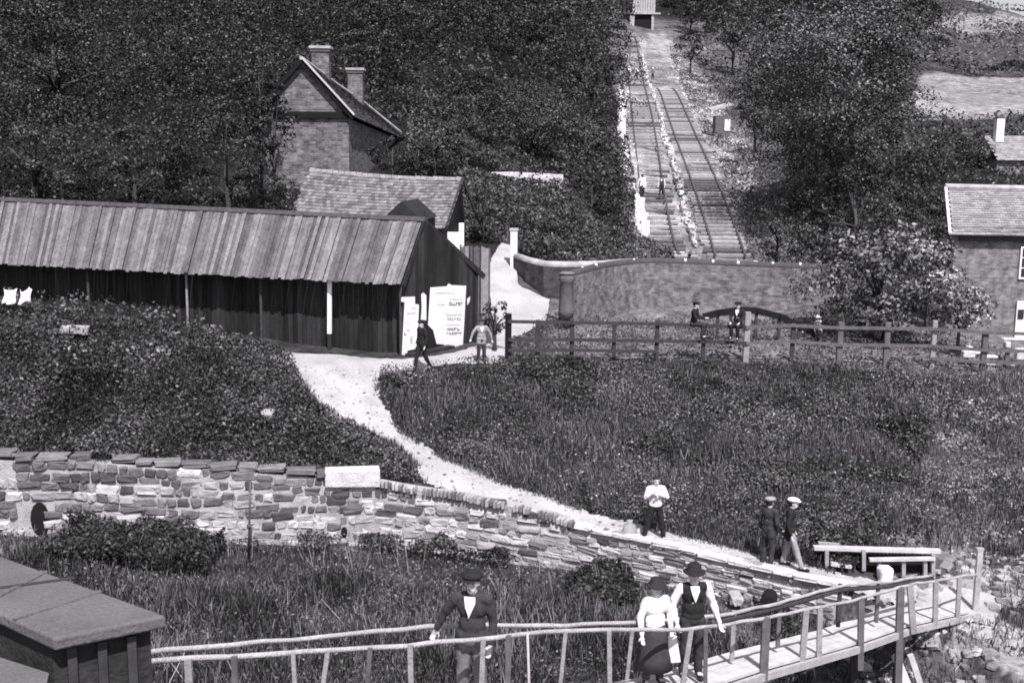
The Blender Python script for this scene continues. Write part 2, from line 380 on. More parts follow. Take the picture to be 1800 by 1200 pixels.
def on_path(X, Y): return inpoly(X, Y, PATHPOLY) | inpoly(X, Y, YARDPOLY) | inpoly(X, Y, LANEPOLY) | inpoly(X, Y, LANDPOLY)
# ground sheet ---------------------------------------------------------------
ys = np.concatenate([np.linspace(-40, 14, 28), np.linspace(14.2, 24, 50), np.linspace(24.1, 32, 110), np.linspace(32.3, 60, 110), np.exp(np.linspace(math.log(60.6), math.log(900), 170))])
ts = np.linspace(-1, 1, 340)
GX = ts[None, :]*(np.maximum(ys, 8)[:, None]*.8+14); GY = np.repeat(ys[:, None], len(ts), 1)
GZ = ground(GX, GY); GZ = np.where(GY > 345, np.minimum(GZ, fU(GX, np.full_like(GY, 345)) - (GY-345)*.05), GZ)
def zone(px, **k): return gpoly(px, **k)
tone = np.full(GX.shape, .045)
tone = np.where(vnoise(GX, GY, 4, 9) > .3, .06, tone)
tone = np.where((GY > 54) & (GX < 40), .018, tone)  # wood floor painted darker so the gaps between crowns look shaded
tone = np.where((GY > 39.5) & (GY < 51) & (GX > 1.5), .15, tone)
incl = [(1085,235),(1092,150),(1108,58),(1165,60),(1200,88),(1225,115),(1270,190),(1330,270),(1330,330),(1290,400),(1330,462),(1120,462),(1105,400),(1090,300)]
INCL = zone(incl, d0=62)
tone = np.where((GY > 62) & (GY < 225) & (GX > 12) & (GX < .215*GY+2), .11 + .06*vnoise(GX, GY, 3, 71), tone)
tone = np.where(inpoly(GX, GY, INCL), .24 + .14*vnoise(GX, GY, 2.5, 21), tone)
FIELD = zone([(1590,215),(1620,120),(1620,20),(1790,28),(2400,60),(2400,215)], d0=110)
tone = np.where(inpoly(GX, GY, FIELD), .23 + .05*vnoise(GX, GY*3, 12, 31), tone)  # pale grass, with the distant haze put into its tone too
COPSE = zone([(1590,132),(1580,80),(1620,62),(1800,55),(2400,60),(2400,140),(1800,136)], d0=110)
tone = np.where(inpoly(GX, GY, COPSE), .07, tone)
tone = np.where((GX > 8.5) & (GY < 31) & (GY > 10) & (vnoise(GX, GY, 1.0, 8)+ (GX-10)*.15 > .1), .27, tone)
tone = np.where((GX > 5) & (GY < 26) & (GY > 16) & (GY < Yw(GX)), .10, tone)
SLOPEP = zone([(1500,960),(1580,880),(1650,760),(1620,690),(1800,650),(1900,650),(1900,1000)], d0=24)
tone = np.where(inpoly(GX, GY, SLOPEP), .16 + .08*vnoise(GX, GY, .9, 44), tone)
mb = MB(); nx = len(ts); ny = len(ys)
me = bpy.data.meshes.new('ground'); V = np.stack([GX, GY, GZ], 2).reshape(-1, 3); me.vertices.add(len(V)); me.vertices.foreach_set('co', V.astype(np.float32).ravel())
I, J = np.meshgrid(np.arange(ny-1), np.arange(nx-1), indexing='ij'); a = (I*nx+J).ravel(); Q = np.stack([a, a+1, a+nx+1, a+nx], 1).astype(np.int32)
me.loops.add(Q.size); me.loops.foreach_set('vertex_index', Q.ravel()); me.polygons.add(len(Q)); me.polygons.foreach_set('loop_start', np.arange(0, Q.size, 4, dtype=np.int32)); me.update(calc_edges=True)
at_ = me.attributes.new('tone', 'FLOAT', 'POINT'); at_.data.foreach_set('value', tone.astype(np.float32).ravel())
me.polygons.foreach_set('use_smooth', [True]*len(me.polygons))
gm = bpy.data.materials.new('ground_soil'); gm.use_nodes = True; n = gm.node_tree.nodes; L = gm.node_tree.links; p = n['Principled BSDF']; p.inputs['Roughness'].default_value = .95; p.inputs['Specular IOR Level'].default_value = .1
an = n.new('ShaderNodeAttribute'); an.attribute_name = 'tone'; tc = n.new('ShaderNodeTexCoord')
def nzn(sc, det, lo, hi, a0=.3, a1=.7):
    z = n.new('ShaderNodeTexNoise'); z.inputs['Scale'].default_value = sc; z.inputs['Detail'].default_value = det; L.new(tc.outputs['Object'], z.inputs['Vector'])
    r = n.new('ShaderNodeMapRange'); r.inputs[1].default_value = a0; r.inputs[2].default_value = a1; r.inputs[3].default_value = lo; r.inputs[4].default_value = hi; L.new(z.outputs[0], r.inputs[0]); return r.outputs[0], z
r1, z1 = nzn(.8, 8, .5, 1.5); r2, z2 = nzn(5, 6, .55, 1.5)
m1 = n.new('ShaderNodeMath'); m1.operation = 'MULTIPLY'; L.new(r1, m1.inputs[0]); L.new(r2, m1.inputs[1])
m2 = n.new('ShaderNodeMath'); m2.operation = 'MULTIPLY'; L.new(m1.outputs[0], m2.inputs[0]); L.new(an.outputs['Fac'], m2.inputs[1])
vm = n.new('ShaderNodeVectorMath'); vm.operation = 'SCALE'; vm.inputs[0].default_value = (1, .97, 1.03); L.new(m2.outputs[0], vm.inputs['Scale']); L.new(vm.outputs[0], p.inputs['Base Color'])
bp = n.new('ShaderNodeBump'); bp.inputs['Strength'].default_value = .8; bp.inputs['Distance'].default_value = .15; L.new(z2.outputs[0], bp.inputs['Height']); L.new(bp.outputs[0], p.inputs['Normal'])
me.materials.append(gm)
go = bpy.data.objects.new('ground', me); COL.objects.link(go); tag(go, kind='structure')
# ================================================================== STRUCTURES
def quad_pts(a, b, c, d, u, v):
    return a.lerp(b, u).lerp(d.lerp(c, u), v)     # a-b bottom edge, d-c top edge
def slab(mb, a, b, c, d, t):   # quad a,b,c,d (ccw seen from outside) thickened inwards by t
    n_ = (b-a).cross(d-a).normalized()*-t
    return mb.hexa([a+n_, b+n_, c+n_, d+n_, a, b, c, d])
# ---- retaining wall of rubble stone below the path
rw = thing('retaining_wall', 'long rubble stone retaining wall running below the pale path', 'wall', W(660, 960, 30))
mort = MB(); st = MB(); stD = MB()
def wall_line():
    L_ = [Vector((p[0], p[1], 0)) for p in WALL]; return resample([(p.x, p.y, 0) for p in L_], 400)
WL = wall_line()
cum = [0]
for a, b in zip(WL, WL[1:]): cum.append(cum[-1]+(b-a).length)
def wl(s):
    return Vector((np.interp(s, cum, [p.x for p in WL]), np.interp(s, cum, [p.y for p in WL]), 0))
def wtan(s): return (wl(s+.3)-wl(s-.3)).normalized()
def wtop(s):
    p = wl(s); return float(ground([p.x], [p.y+.55], rough=False)[0]) + .05
def wbot(s):
    p = wl(s); return float(ground([p.x], [p.y-.4], rough=False)[0]) - .35
S0 = np.interp(-18, [p.x for p in WL], cum); S1 = cum[-1]
def px_at(s): return proj(wl(s)+Vector((0,0,wtop(s))))[0]
SS = np.arange(S0, S1, .5)
vs = []; fs = []
for i, s in enumerate(SS):
    p = wl(s); t = wtan(s); nn = Vector((t.y, -t.x, 0))       # outward, to the viewer
    tp, bt = wtop(s), wbot(s)
    for q, z in ((p - nn*.0, bt), (p, tp-.02), (p - nn*.42, tp-.02), (p - nn*.42, bt)): vs.append((q.x, q.y, z))
for i in range(len(SS)-1):
    for k in range(4): fs.append((i*4+k, i*4+(k+1)%4, (i+1)*4+(k+1)%4, (i+1)*4+k))
mort.add(vs, fs)
R = random.Random(5)
rows = 9
for r in range(rows):
    s = S0 + R.uniform(0, .3)
    while s < S1-.3:
        wd = R.choice([.22,.3,.38,.48,.6]) * R.uniform(.85,1.15); mid = s+wd/2
        tp, bt = wtop(mid), wbot(mid); H = tp-bt; hrow = H/rows
        z = bt + (r+.5)*hrow + .05*math.sin(mid*1.7+r*2.1)
        t = wtan(mid); m3 = Matrix((t, Vector((-t.y, t.x, 0)), Vector((0,0,1)))).transposed()
        c = wl(mid); c = Vector((c.x, c.y, z)); px, py = proj(c); nn = Vector((t.y, -t.x, 0))
        hole = (36 < px < 78 and 878 < py < 945) or (598 < px < 618 and 918 < py < 950)
        proud = R.uniform(.01, .06) + (.03 if px < 250 else 0)
        h = hrow*R.uniform(.80, 1.0)
        # the wall above the path's mouth is built of darker blocks set in pale mortar
        dark = (py < 905 and px < 680 and R.random() < .70) or R.random() < .13
        if not hole and not (px < 60 and R.random() < .4):
            (stD if dark else st).stone(c + nn*(proud-.1), (wd*R.uniform(.92,1.0), .2, h), m3 @ Matrix.Rotation(R.uniform(-.06,.06), 3, 'Y'), .22)
        s += wd
obj('mortar_face', mort, 'mortar', rw)
obj('pale_stones', st, 'stone', rw); obj('dark_stones', stD, 'stone_dark', rw)
# drain openings
hd = MB()
for (px, py, wd, h) in ((58, 912, .5, .95), (608, 935, .18, .32)):
    s = min(SS, key=lambda s: abs(px_at(s)-px)); c = wl(s); t = wtan(s); nn = Vector((t.y, -t.x, 0)); z = at(px, py, c.y).z; pts = []
    for k in range(14):
        a_ = 2*PI*k/14; pts.append(Vector((c.x, c.y, z)) + nn*.015 + t*(math.cos(a_)*wd/2) + Vector((0,0,math.sin(a_)*h/2)))
    hd.prism(pts, -nn*.03)
obj('drain_opening', hd, 'black', rw)
# dark coping blocks on the left, toothed brick edging on the right
cp = MB(); s = S0
while s < S1:
    px = px_at(s)
    if px > 568: break
    wd = R.uniform(.35, 1.05); t = wtan(s+wd/2); c = wl(s+wd/2); nn = Vector((t.y, -t.x, 0)); m3 = Matrix((t, Vector((-t.y, t.x, 0)), Vector((0,0,1)))).transposed()
    if R.random() < .97: cp.stone(Vector((c.x, c.y, wtop(s)+R.uniform(.05,.08))) - nn*R.uniform(.10, .25), (wd*.95, .42, R.uniform(.12, .2)), m3 @ Matrix.Rotation(R.uniform(-.02,.02), 3, 'Y'), .16)
    s += wd
obj('coping', cp, 'mid_stone' if 'mid_stone' in MATS else mat('mid_stone', .17, .3, 4, island=.35, speck=.15, bump=.5), rw)
wp = MB()
sA = min(SS, key=lambda s: abs(px_at(s)-572)); sB = min(SS, key=lambda s: abs(px_at(s)-668)); t = wtan((sA+sB)/2); nn = Vector((t.y, -t.x, 0)); a = wl(sA)+nn*.1; b = wl(sB)+nn*.1
za = wtop((sA+sB)/2)
wp.hexa([Vector((a.x,a.y,za-.16)), Vector((b.x,b.y,za-.2)), Vector((b.x,b.y,za-.2))-nn*.5, Vector((a.x,a.y,za-.16))-nn*.5, Vector((a.x,a.y,za+.30)), Vector((b.x,b.y,za+.30)), Vector((b.x,b.y,za+.30))-nn*.5, Vector((a.x,a.y,za+.30))-nn*.5])
o = obj('whitewashed_block', wp, mat('old_limewash', .62, .3, 3, detail=9, speck=.15, sscale=20, bump=.6), rw); b2 = o.modifiers.new('b', 'BEVEL'); b2.width = .03; b2.segments = 2
be = MB(); fc_ = MB(); s = sB+.1; sM = min(SS, key=lambda s: abs(px_at(s)-1010))
while s < sM:
    t = wtan(s); nn = Vector((t.y, -t.x, 0)); c = wl(s); zt = wtop(s)
    if R.random() < .93: be.box(Vector((c.x, c.y, zt+R.uniform(-.03,.0))) + nn*R.uniform(.0,.05), (.065*R.uniform(.8,1.2), .24, .15*R.uniform(.8,1.2)), math.atan2(t.y, t.x)+R.uniform(-.15,.15), R.uniform(-.08,.08))
    s += .105*R.uniform(.9,1.15)
obj('brick_edging', be, mat('edge_brick', .30, .3, 5, island=.55, speck=.2), rw)
while s < S1-.3:
    wd = R.uniform(.4, .9); t = wtan(s+wd/2); c = wl(s+wd/2); nn = Vector((t.y, -t.x, 0)); m3 = Matrix((t, Vector((-t.y, t.x, 0)), Vector((0,0,1)))).transposed()
    fc_.stone(Vector((c.x, c.y, wtop(s)-.035)) - nn*.04, (wd*.97, .30, .12), m3 @ Matrix.Rotation(R.uniform(-.02,.02), 3, 'Y'), .12); s += wd
obj('flat_coping', fc_, 'old_limewash', rw)
# ---- iron pole against the wall
ip = thing('iron_pole', 'thin dark iron pole standing upright against the rubble stone wall', 'pole', tuple(G(437, 985, d0=26)))
bx = G(437, 985, d0=26); pp = MB(); top = at(440, 848, bx.y); pp.tube([bx, (top.x, top.y, top.z)], .028, 8); obj('shaft', pp, 'iron', ip, True)
pp = MB(); q = at(437, 925, bx.y); pp.lathe([(.028,-.06),(.05,-.05),(.05,.05),(.028,.06)], q, 10); obj('collar', pp, 'iron', ip, True)
# ---- culvert in the wall
cv = MB(); c = at(1350, 1063, 24.9); pts = [Vector((c.x+.19*math.cos(a_), c.y, c.z+.2*math.sin(a_))) for a_ in [PI*k/12 for k in range(13)]]
cv.prism(pts, (0.15, .5, 0)); cvo = thing('culvert_hood', 'small dark rounded hood just behind the gangway rail below the path', 'culvert', tuple(c))
obj('hood', cv, 'black', cvo)
# ---- open shed
sh = thing('open_shed', 'long dark timber shed with a boarded roof and posters on its end', 'shed', W(600, 632, 39))
FR = at(705,497,39.3); FL = at(0,462,44.3); d_ = (FL-FR)/(44.3-39.3); FL2 = FR + (FL-FR)*1.45
RG = at(742,389,40.6); RL = at(0,353,46.4); RL2 = RG + (RL-RG)*1.40
RE = at(846,482,42.6); off = (FL2-FR); RE2 = RE + off
zg = -7.15+CZ
# roof of long boards
nb = 165; rb = MB(); R = random.Random(3)
for i in range(nb):
    u0, u1 = i/nb, (i+.93)/nb
    lift = R.choice([0,0,.018,.03,.03,.05]) + R.uniform(-.008,.008)
    ex = R.uniform(-.05, .03)
    a = FR.lerp(FL2, u0); b = FR.lerp(FL2, u1); c = RG.lerp(RL2, u1); d = RG.lerp(RL2, u0)
    dn = (a-d).normalized(); nr = (b-a).cross(d-a).normalized(); nr = nr if nr.z > 0 else -nr
    a = a + dn*(ex+.1); b = b + dn*(ex+.1); o_ = nr*lift
    rb.hexa([a+o_, b+o_, c+o_, d+o_, a+o_+nr*.025, b+o_+nr*.025, c+o_+nr*.025, d+o_+nr*.025])
obj('front_roof', rb, 'roof_board', sh)
rb = MB(); slab(rb, RE, RE2, RL2, RG, .05); obj('rear_roof', rb, 'tar_board', sh)
rb = MB(); rb.beam(RG+Vector((.12,-.03,.06)), RL2+Vector((0,0,.06)), .22, .1); rb.beam(RG+Vector((.12,-.09,.13)), RL2+Vector((0,-.05,.13)), .07, .05); obj('ridge_board', rb, 'mid_wood', sh)
rb = MB(); rb.beam(RG+Vector((.1,-.1,-.02)), FR+Vector((.1,-.1,-.1)), .05, .2); rb.beam(RG+Vector((.12,0,-.02)), RE+Vector((.12,0,-.1)), .05, .2); obj('verge_board', rb, 'tar_board', sh)
fin = MB(); fin.tube([RG+Vector((.1,-.05,-.1)), RG+Vector((.1,-.05,.38))], [.04,.02], 6); obj('finial', fin, 'tar_board', sh)
# gable end: boarded, posters nailed on
BF = Vector((FR.x+.05, FR.y+.15, zg)); BR = Vector((RE.x-.12, RE.y-.1, zg+.1)); gn = Vector((BR.y-BF.y, -(BR.x-BF.x), 0)).normalized()
gb = MB(); nbd = 26
def roof_z(q):   # height under the roof at parameter q across the gable
    tq = (Vector((RG.x, RG.y, 0))-Vector((BF.x,BF.y,0))).dot((BR-BF).normalized())/(BR-BF).length
    if q < tq: return FR.z + (RG.z-FR.z)*(q/tq)
    return RG.z + (RE.z-RG.z)*((q-tq)/(1-tq))
for i in range(nbd):
    a = BF.lerp(BR, i/nbd); b = BF.lerp(BR, (i+.95)/nbd); o_ = gn*R.uniform(0,.02)
    za, zb_ = roof_z(i/nbd)-.03, roof_z((i+.95)/nbd)-.03
    gb.hexa([a-gn*.04, a+o_, b+o_, b-gn*.04, Vector((a.x,a.y,za))-gn*.04, Vector((a.x,a.y,za))+o_, Vector((b.x,b.y,zb_))+o_, Vector((b.x,b.y,zb_))-gn*.04])
obj('gable_wall', gb, 'tar_board', sh)
# front wall, set back under the eave
LW = FL2 - FR; fw = MB(); nfw = 130; back = Vector((.3,.7,0))
for i in range(nfw):
    a = FR + LW*(i/nfw) + back; b = FR + LW*((i+.94)/nfw) + back; o_ = Vector((0,-R.uniform(0,.02),0))
    fw.hexa([Vector((a.x,a.y,zg)), Vector((b.x,b.y,zg)), Vector((b.x,b.y+.04,zg)), Vector((a.x,a.y+.04,zg)), Vector((a.x,a.y,a.z+.5))+o_, Vector((b.x,b.y,b.z+.5))+o_, Vector((b.x,b.y+.04,b.z+.5)), Vector((a.x,a.y+.04,a.z+.5))])
obj('front_wall', fw, 'tar_board', sh)
for px, m_, wd in ((580, 'white_paint', .15), (328, 'old_wood', .07), (458, 'dark_wood', .09), (155, 'dark_wood', .09), (705, 'dark_wood', .12)):
    u = (px-705)/(0-705); p = FR + (FL-FR)*u; p = p + Vector((.1,.25,0)); X = at(px, 500, p.y).x; pb = MB()
    bot = at(px-3, 586, p.y).z if px == 580 else zg
    pb.beam((X-.04 if px == 580 else X, p.y, bot), (X, p.y, p.z+.1), wd, wd, up=(0,1,0))
    if px == 580:
        pb2 = MB(); pb2.beam((X-.04, p.y, zg), (X-.04, p.y, bot), wd, wd, up=(0,1,0)); obj('post_foot', pb2, 'tar_board', sh)
    obj('post', pb, m_, sh)
sill = MB(); sill.beam(BF+gn*.25+Vector((0,0,.12)), BF.lerp(BR,.55)+gn*.3+Vector((0,0,.12)), .35, .12); obj('step', sill, 'tar_board', sh)
# second shed roof peak seen over the ridge
dg = MB(); a = at(668,388,44); b = at(742,388,44); c = at(705,354,44); dg.add([a,b,c,a+Vector((.4,3,0)),b+Vector((.4,3,0)),c+Vector((.4,3,0))], [(0,1,2),(3,5,4),(0,2,5,3),(1,4,5,2),(0,3,4,1)])
dg2 = thing('dark_gable_shed', 'small pitch dark gable peeping above the long shed ridge', 'shed', W(705, 388, 45))
obj('gable', dg, 'tar_board', dg2)
bw_ = MB(); bw_.hexa([Vector((a.x+.1,44.05,zg)),Vector((b.x-.1,44.05,zg)),Vector((b.x+.3,46.9,zg)),Vector((a.x+.5,46.9,zg)),Vector((a.x+.1,44.05,a.z)),Vector((b.x-.1,44.05,b.z)),Vector((b.x+.3,46.9,b.z)),Vector((a.x+.5,46.9,a.z))]); obj('wall', bw_, 'tar_board', dg2)
# ---- posters: paper with printed lines, lying on the gable boards
def gpt(px, py):    # point of the gable plane seen at a pixel
    v = Fv + Rv*((px-900)/F) + Uv*((600-py)/F); n_ = gn; k = (BF - CAMP).dot(n_)/v.dot(n_); return CAMP + v*k
def poster(name, label, outline, lines):
    base = gpt(*outline[0]); sheet = MB(); sheet.prism([gpt(x, y)+gn*.035 for x, y in outline], gn*.006); nf = [len(sheet.f)]; mi = [0]*nf[0]; RR = random.Random(len(lines)+3)
    for (x0, y0, x1, y1, n_, dk) in lines:
        for k in range(n_):
            u0 = x0 + (x1-x0)*k/n_; u1 = x0 + (x1-x0)*(k+.8)/n_; form = RR.randrange(4); w_ = (u1-u0)*.36
            def bar(xa, ya_, xb, yb_):
                sheet.prism([gpt(xa, yb_)+gn*.042, gpt(xb, yb_)+gn*.042, gpt(xb, ya_)+gn*.042, gpt(xa, ya_)+gn*.042], gn*.003); mi.extend([1 if dk else 2]*6)
            h = y1-y0; bar(u0, y0+h*RR.uniform(0,.15), u0+w_, y1-h*RR.uniform(0,.15))
            if form in (0, 2): bar(u0+w_*1.02, y0, u1, y0+h*.34)
            if form in (1, 2): bar(u0+w_*1.02, y1-h*.34, u1, y1)
            if form == 3: bar(u1-w_, y0, u1, y1)
    o = obj(name, sheet, 'white_paint', fixn=False); o.data.materials.append(MATS['ink']); o.data.materials.append(MATS['ink_grey']); o.data.polygons.foreach_set('material_index', mi)
    return tag(o, label, 'poster', 'posters pasted on the shed end')
poster('large_poster', 'big white paper notice with black print on the shed end', [(751,571),(755,505),(784,503),(787,498),(793,501),(818,502),(815,560),(812,609),(780,609),(779,605),(766,604),(760,580)],
 [(788,531,812,537,6,1),(769,534,782,537,3,0),(789,525,810,527,7,0),(783,552,810,555,8,0),(785,558,810,563,6,0),(783,570,808,572,8,0),(785,576,808,581,4,1),(789,583.5,811,588,6,1),(783,584,788,587,2,0),(763,514,800,516,9,0)])
poster('tall_poster', 'narrow torn white notice, leftmost on the shed end', [(704,522),(728,521),(728,534),(735,535),(733,600),(728,613),(715,616),(713,625),(705,623),(708,566),(710,531),(704,530)],
 [(714,549,731,552,5,0),(710,567,720,569,4,0),(713,578,719,583,2,0),(709,584,714,589,1,1),(720,591,724,604,1,0),(722,540,731,543,3,0)])
poster('strip_poster', 'slim white paper strip between the two big shed notices', [(739,517),(743,514),(748,519),(748,561),(744,570),(738,568),(740,540)], [])
poster('scrap_poster', 'tiny white paper scrap at the right edge of the big notice', [(820,525),(825,521),(824,530),(820,536)], [])
# ---- stone barn behind the shed
bn = thing('stone_barn', 'stone barn with a mottled tiled roof behind the long shed', 'barn', W(680, 460, 50))
A = at(812,315,53); B = at(545,299,53); a0 = A + Vector((0,0,0)); zE = at(775,402,49.2).z
eR = at(783,402,49.2); eL = at(500,396,49.2)
rb = MB(); R = random.Random(9); rows_ = 17
for r in range(rows_):
    v0, v1 = r/rows_, (r+1.25)/rows_; nT = 44
    for k in range(nT):
        u0 = (k+.5*(r%2))/nT; u1 = u0+.96/nT
        if u1 > 1.012: continue
        sag = Vector((0,0,-.10*math.sin(PI*u0)))
        a, b = eL.lerp(eR, u0).lerp(B.lerp(A, u0), v0), eL.lerp(eR, u1).lerp(B.lerp(A, u1), v0)
        v1c = min(v1, 1); d, c = eL.lerp(eR, u0).lerp(B.lerp(A, u0), v1c), eL.lerp(eR, u1).lerp(B.lerp(A, u1), v1c)
        up = Vector((0,-.02,.045+R.uniform(0,.02)))
        rb.hexa([a+sag, b+sag, c+sag, d+sag, a+sag+up, b+sag+up, c+sag+Vector((0,0,.012)), d+sag+Vector((0,0,.012))])
obj('front_roof', rb, 'roof_tile', bn)
rb = MB(); slab(rb, A+Vector((0,4,-3)), B+Vector((0,4,-3)), B, A, .08); obj('rear_roof', rb, 'dark_tile', bn)
rb = MB(); n_ = 26
for k in range(n_):
    a = B.lerp(A, k/n_)+Vector((0,0,.03-.10*math.sin(PI*k/n_))); b = B.lerp(A, (k+.93)/n_)+Vector((0,0,.03-.10*math.sin(PI*k/n_))); rb.beam(a, b, .3, .13+R.uniform(-.02,.03))
obj('ridge_tiles', rb, 'mortar', bn)
zb = -7+CZ; gwx = .35
wl_ = MB(); a = eL+Vector((.2,.35,-.02)); b = eR+Vector((-.2,.35,-.02)); r1_ = A+Vector((-.3,0,-.1)); c = Vector((A.x-.1, A.y+3.6, A.z-2.9)); dlt = Vector((B.x+.3, B.y+3.6, B.z-2.9))
def dn(p): return Vector((p.x, p.y, zb))
wl_.add([dn(a),dn(b),b,a], [(0,1,2,3)]); wl_.add([dn(b), dn(c), c, r1_, b], [(0,1,2,3,4)]); wl_.add([dn(c),dn(dlt),dlt,c], [(0,1,2,3)]); wl_.add([dn(dlt),dn(a),a,Vector((B.x+.3,B.y,B.z-.1)),dlt], [(0,1,2,3,4)])
obj('wall', wl_, 'brick_dark', bn, uv=True)
rb = MB(); rb.beam(A+Vector((.02,-.05,0)), eR+Vector((.02,-.05,0)), .06, .22); rb.beam(A+Vector((.05,0,0)), Vector((A.x+1.0, A.y+4.0, A.z-3.0)), .06, .2); obj('verge_board', rb, 'dark_wood', bn)
# white painted posts and boards by the barn's right end
for nm, lab, px, y0, y1, d, wd, m_ in (('gate_post', 'white post at the right end of the barn', 811, 392, 432, 47.5, .22, 'white_paint'), ('door_leaf', 'short whitewashed panel below the barn verge', 797, 408, 428, 46.5, .5, 'whitewash')):
    pb = MB(); a = at(px, y1, d); b = at(px, y0, d); pb.beam((a.x, a.y, zg), (a.x, a.y, b.z), wd, .12, up=(0,1,0)); o = obj(nm, pb, m_); tag(o, lab, 'post' if nm == 'gate_post' else 'panel'); b2 = o.modifiers.new('b','BEVEL'); b2.width = .02
# plank fence beside the lane
pf = thing('plank_fence', 'tall grey plank fence between the shed and the lane', 'fence', W(835, 520, 46))
R = random.Random(2); A1 = at(808,432,46.5); B1 = at(862,436,46)
for i in range(17):
    q = A1.lerp(B1, i/17); wd = (B1-A1).length/17; pb = MB(); pb.box((q.x+wd/2, q.y, (q.z+zg)/2+R.uniform(-.05,.05)), (wd*.88, .03, q.z-zg)); obj('plank', pb, R.choice(['mid_wood','old_wood','mid_wood','dark_wood']), pf)
pb = MB(); pb.beam(A1+Vector((0,.05,-.3)), B1+Vector((0,.05,-.3)), .05, .1); obj('cross_rail', pb, 'dark_wood', pf)
# ---- pale garden wall up the bank, beyond the barn
gw = MB(); P_ = [at(822,306,72), at(850,303,73), at(900,302,74), at(990,307,75)]; Pb = [at(822,318,72), at(850,313,73), at(900,317,74), at(990,326,75)]
for i in range(3):
    a, b, c, d = Pb[i], Pb[i+1], P_[i+1], P_[i]; o_ = Vector((0,.4,0)); k = Vector((0,0,-.7)); gw.hexa([a+k, b+k, b+k+o_, a+k+o_, d, c, c+o_, d+o_])
tag(obj('whitewashed_wall', gw, mat('rough_white', .6, .3, 3, speck=.25, sscale=8, bump=.5)), 'low pale wall across the bank right of the barn roof', 'wall')
# ---- gable house in the trees
hs_ = thing('gabled_house', 'stone gabled house with two chimneys half hidden in trees', 'house', W(560, 310, 60))
D0, D1 = 60.0, 76.0
ap = at(530,106,D0); eR0 = at(622,206,D0); eL0 = Vector((2*ap.x-eR0.x, D0, eR0.z)); ap1 = at(643,186,D1); eR1 = at(722,250,D1+4); eL1 = Vector((2*ap1.x-eR1.x, D1+2, eR1.z))
zH = -2.5+CZ
gb = MB(); fa = Vector((eR0.x-.1, D0+.15, 0)); 
gl = Vector((eL0.x+.3, D0+.15, 0)); gb.add([(gl.x,gl.y,zH),(fa.x-.2,fa.y,zH),(fa.x-.2,fa.y,eR0.z-.05),(ap.x,ap.y+.15,ap.z-.15),(gl.x,gl.y,eL0.z-.05)], [(0,1,2,3,4)])
gb.add([(fa.x-.2,fa.y,zH),(eR1.x-.3,eR1.y,zH),(eR1.x-.3,eR1.y,eR1.z-.05),(fa.x-.2,fa.y,eR0.z-.05)], [(0,1,2,3)])
gb.add([(gl.x,gl.y,zH),(eL1.x+.3,eL1.y,zH),(eL1.x+.3,eL1.y,eL1.z),(gl.x,gl.y,eL0.z)], [(0,3,2,1)])
gb.add([(eR1.x-.3,eR1.y,zH),(eL1.x+.3,eL1.y,zH),(eL1.x+.3,eL1.y,eL1.z),(eR1.x-.3,eR1.y,eR1.z)], [(0,1,2,3)])
obj('wall', gb, 'brick', hs_, uv=True, fixn=False)
bd = MB(); y_ = D0+.07; zb1 = at(560,202,D0).z; bd.box(((gl.x+fa.x)/2-.1, y_, zb1), (fa.x-gl.x-.2, .16, .32)); obj('band_course', bd, 'black', hs_)
def tiled(mb, e0, e1, r1, r0, nr, nc, up, lift=.05, seed=1):
    RR = random.Random(seed)
    for r in range(nr):
        for k in range(nc):
            u0 = (k+.5*(r%2))/nc; u1 = min(u0+.97/nc, 1.0); v0, v1 = r/nr, min((r+1.3)/nr, 1)
            if u0 >= 1: continue
            a, b = e0.lerp(e1,u0).lerp(r0.lerp(r1,u0),v0), e0.lerp(e1,u1).lerp(r0.lerp(r1,u1),v0); d, c = e0.lerp(e1,u0).lerp(r0.lerp(r1,u0),v1), e0.lerp(e1,u1).lerp(r0.lerp(r1,u1),v1)
            o1 = up*(lift+RR.uniform(0,.03)); o2 = up*.012; mb.hexa([a,b,c,d,a+o1,b+o1,c+o2,d+o2])
upR = (eR1-eR0).cross(ap-eR0).normalized(); upR = upR if upR.z > 0 else -upR
rb = MB(); tiled(rb, eR0, eR1, ap1, ap, 20, 44, upR); obj('right_roof', rb, 'dark_tile', hs_)
rb = MB(); slab(rb, eL1, eL0, ap, ap1, .1); rb.add([ap1, eR1, eL1], [(0,1,2)]); obj('left_roof', rb, 'dark_tile', hs_)
rb = MB(); rb.beam(ap+Vector((.05,-.12,.12)), eR0+Vector((.05,-.12,.10)), .3, .07); o = obj('barge_board', rb, 'pale_wood', hs_)
rb = MB(); rb.beam(ap+Vector((0,-.1,-.02)), eR0+Vector((0,-.1,-.05)), .12, .22); rb.beam(ap+Vector((0,-.12,-.02)), eL0+Vector((0,-.12,-.05)), .12, .22); obj('gable_trim', rb, 'black', hs_)
rb = MB(); rb.tube([ap+Vector((0,0,.1)), ap.lerp(ap1,.5)+Vector((0,0,.02)), ap1+Vector((0,0,.1))], .12, 6, .2); rb.tube([ap1+Vector((0,0,.08)), eR1+Vector((0,0,.08))], .1, 6, .2); obj('ridge_tiles', rb, 'mortar', hs_)
for k, (px0, px1, y0, y1, d) in enumerate(((548,583,86,150,65), (611,641,124,190,72))):
    a = at(px0, y1, d); b = at(px1, y1, d); t_ = at(px0, y0, d); ch = MB(); cx = (a.x+b.x)/2; wx = b.x-a.x; ch.box((cx, d, (t_.z+a.z)/2-.6), (wx*.86, .75, t_.z-a.z+1.2)); c_ = obj('chimney', ch, 'brick', hs_, uv=True)
    ch = MB(); ch.box((cx, d, t_.z+.06), (wx*1.08, .98, .14)); obj('cap', ch, 'mortar', c_)
    ch = MB(); ch.box((cx, d, t_.z-.1), (wx*.98, .87, .16)); obj('corbel', ch, 'dark_tile', c_)
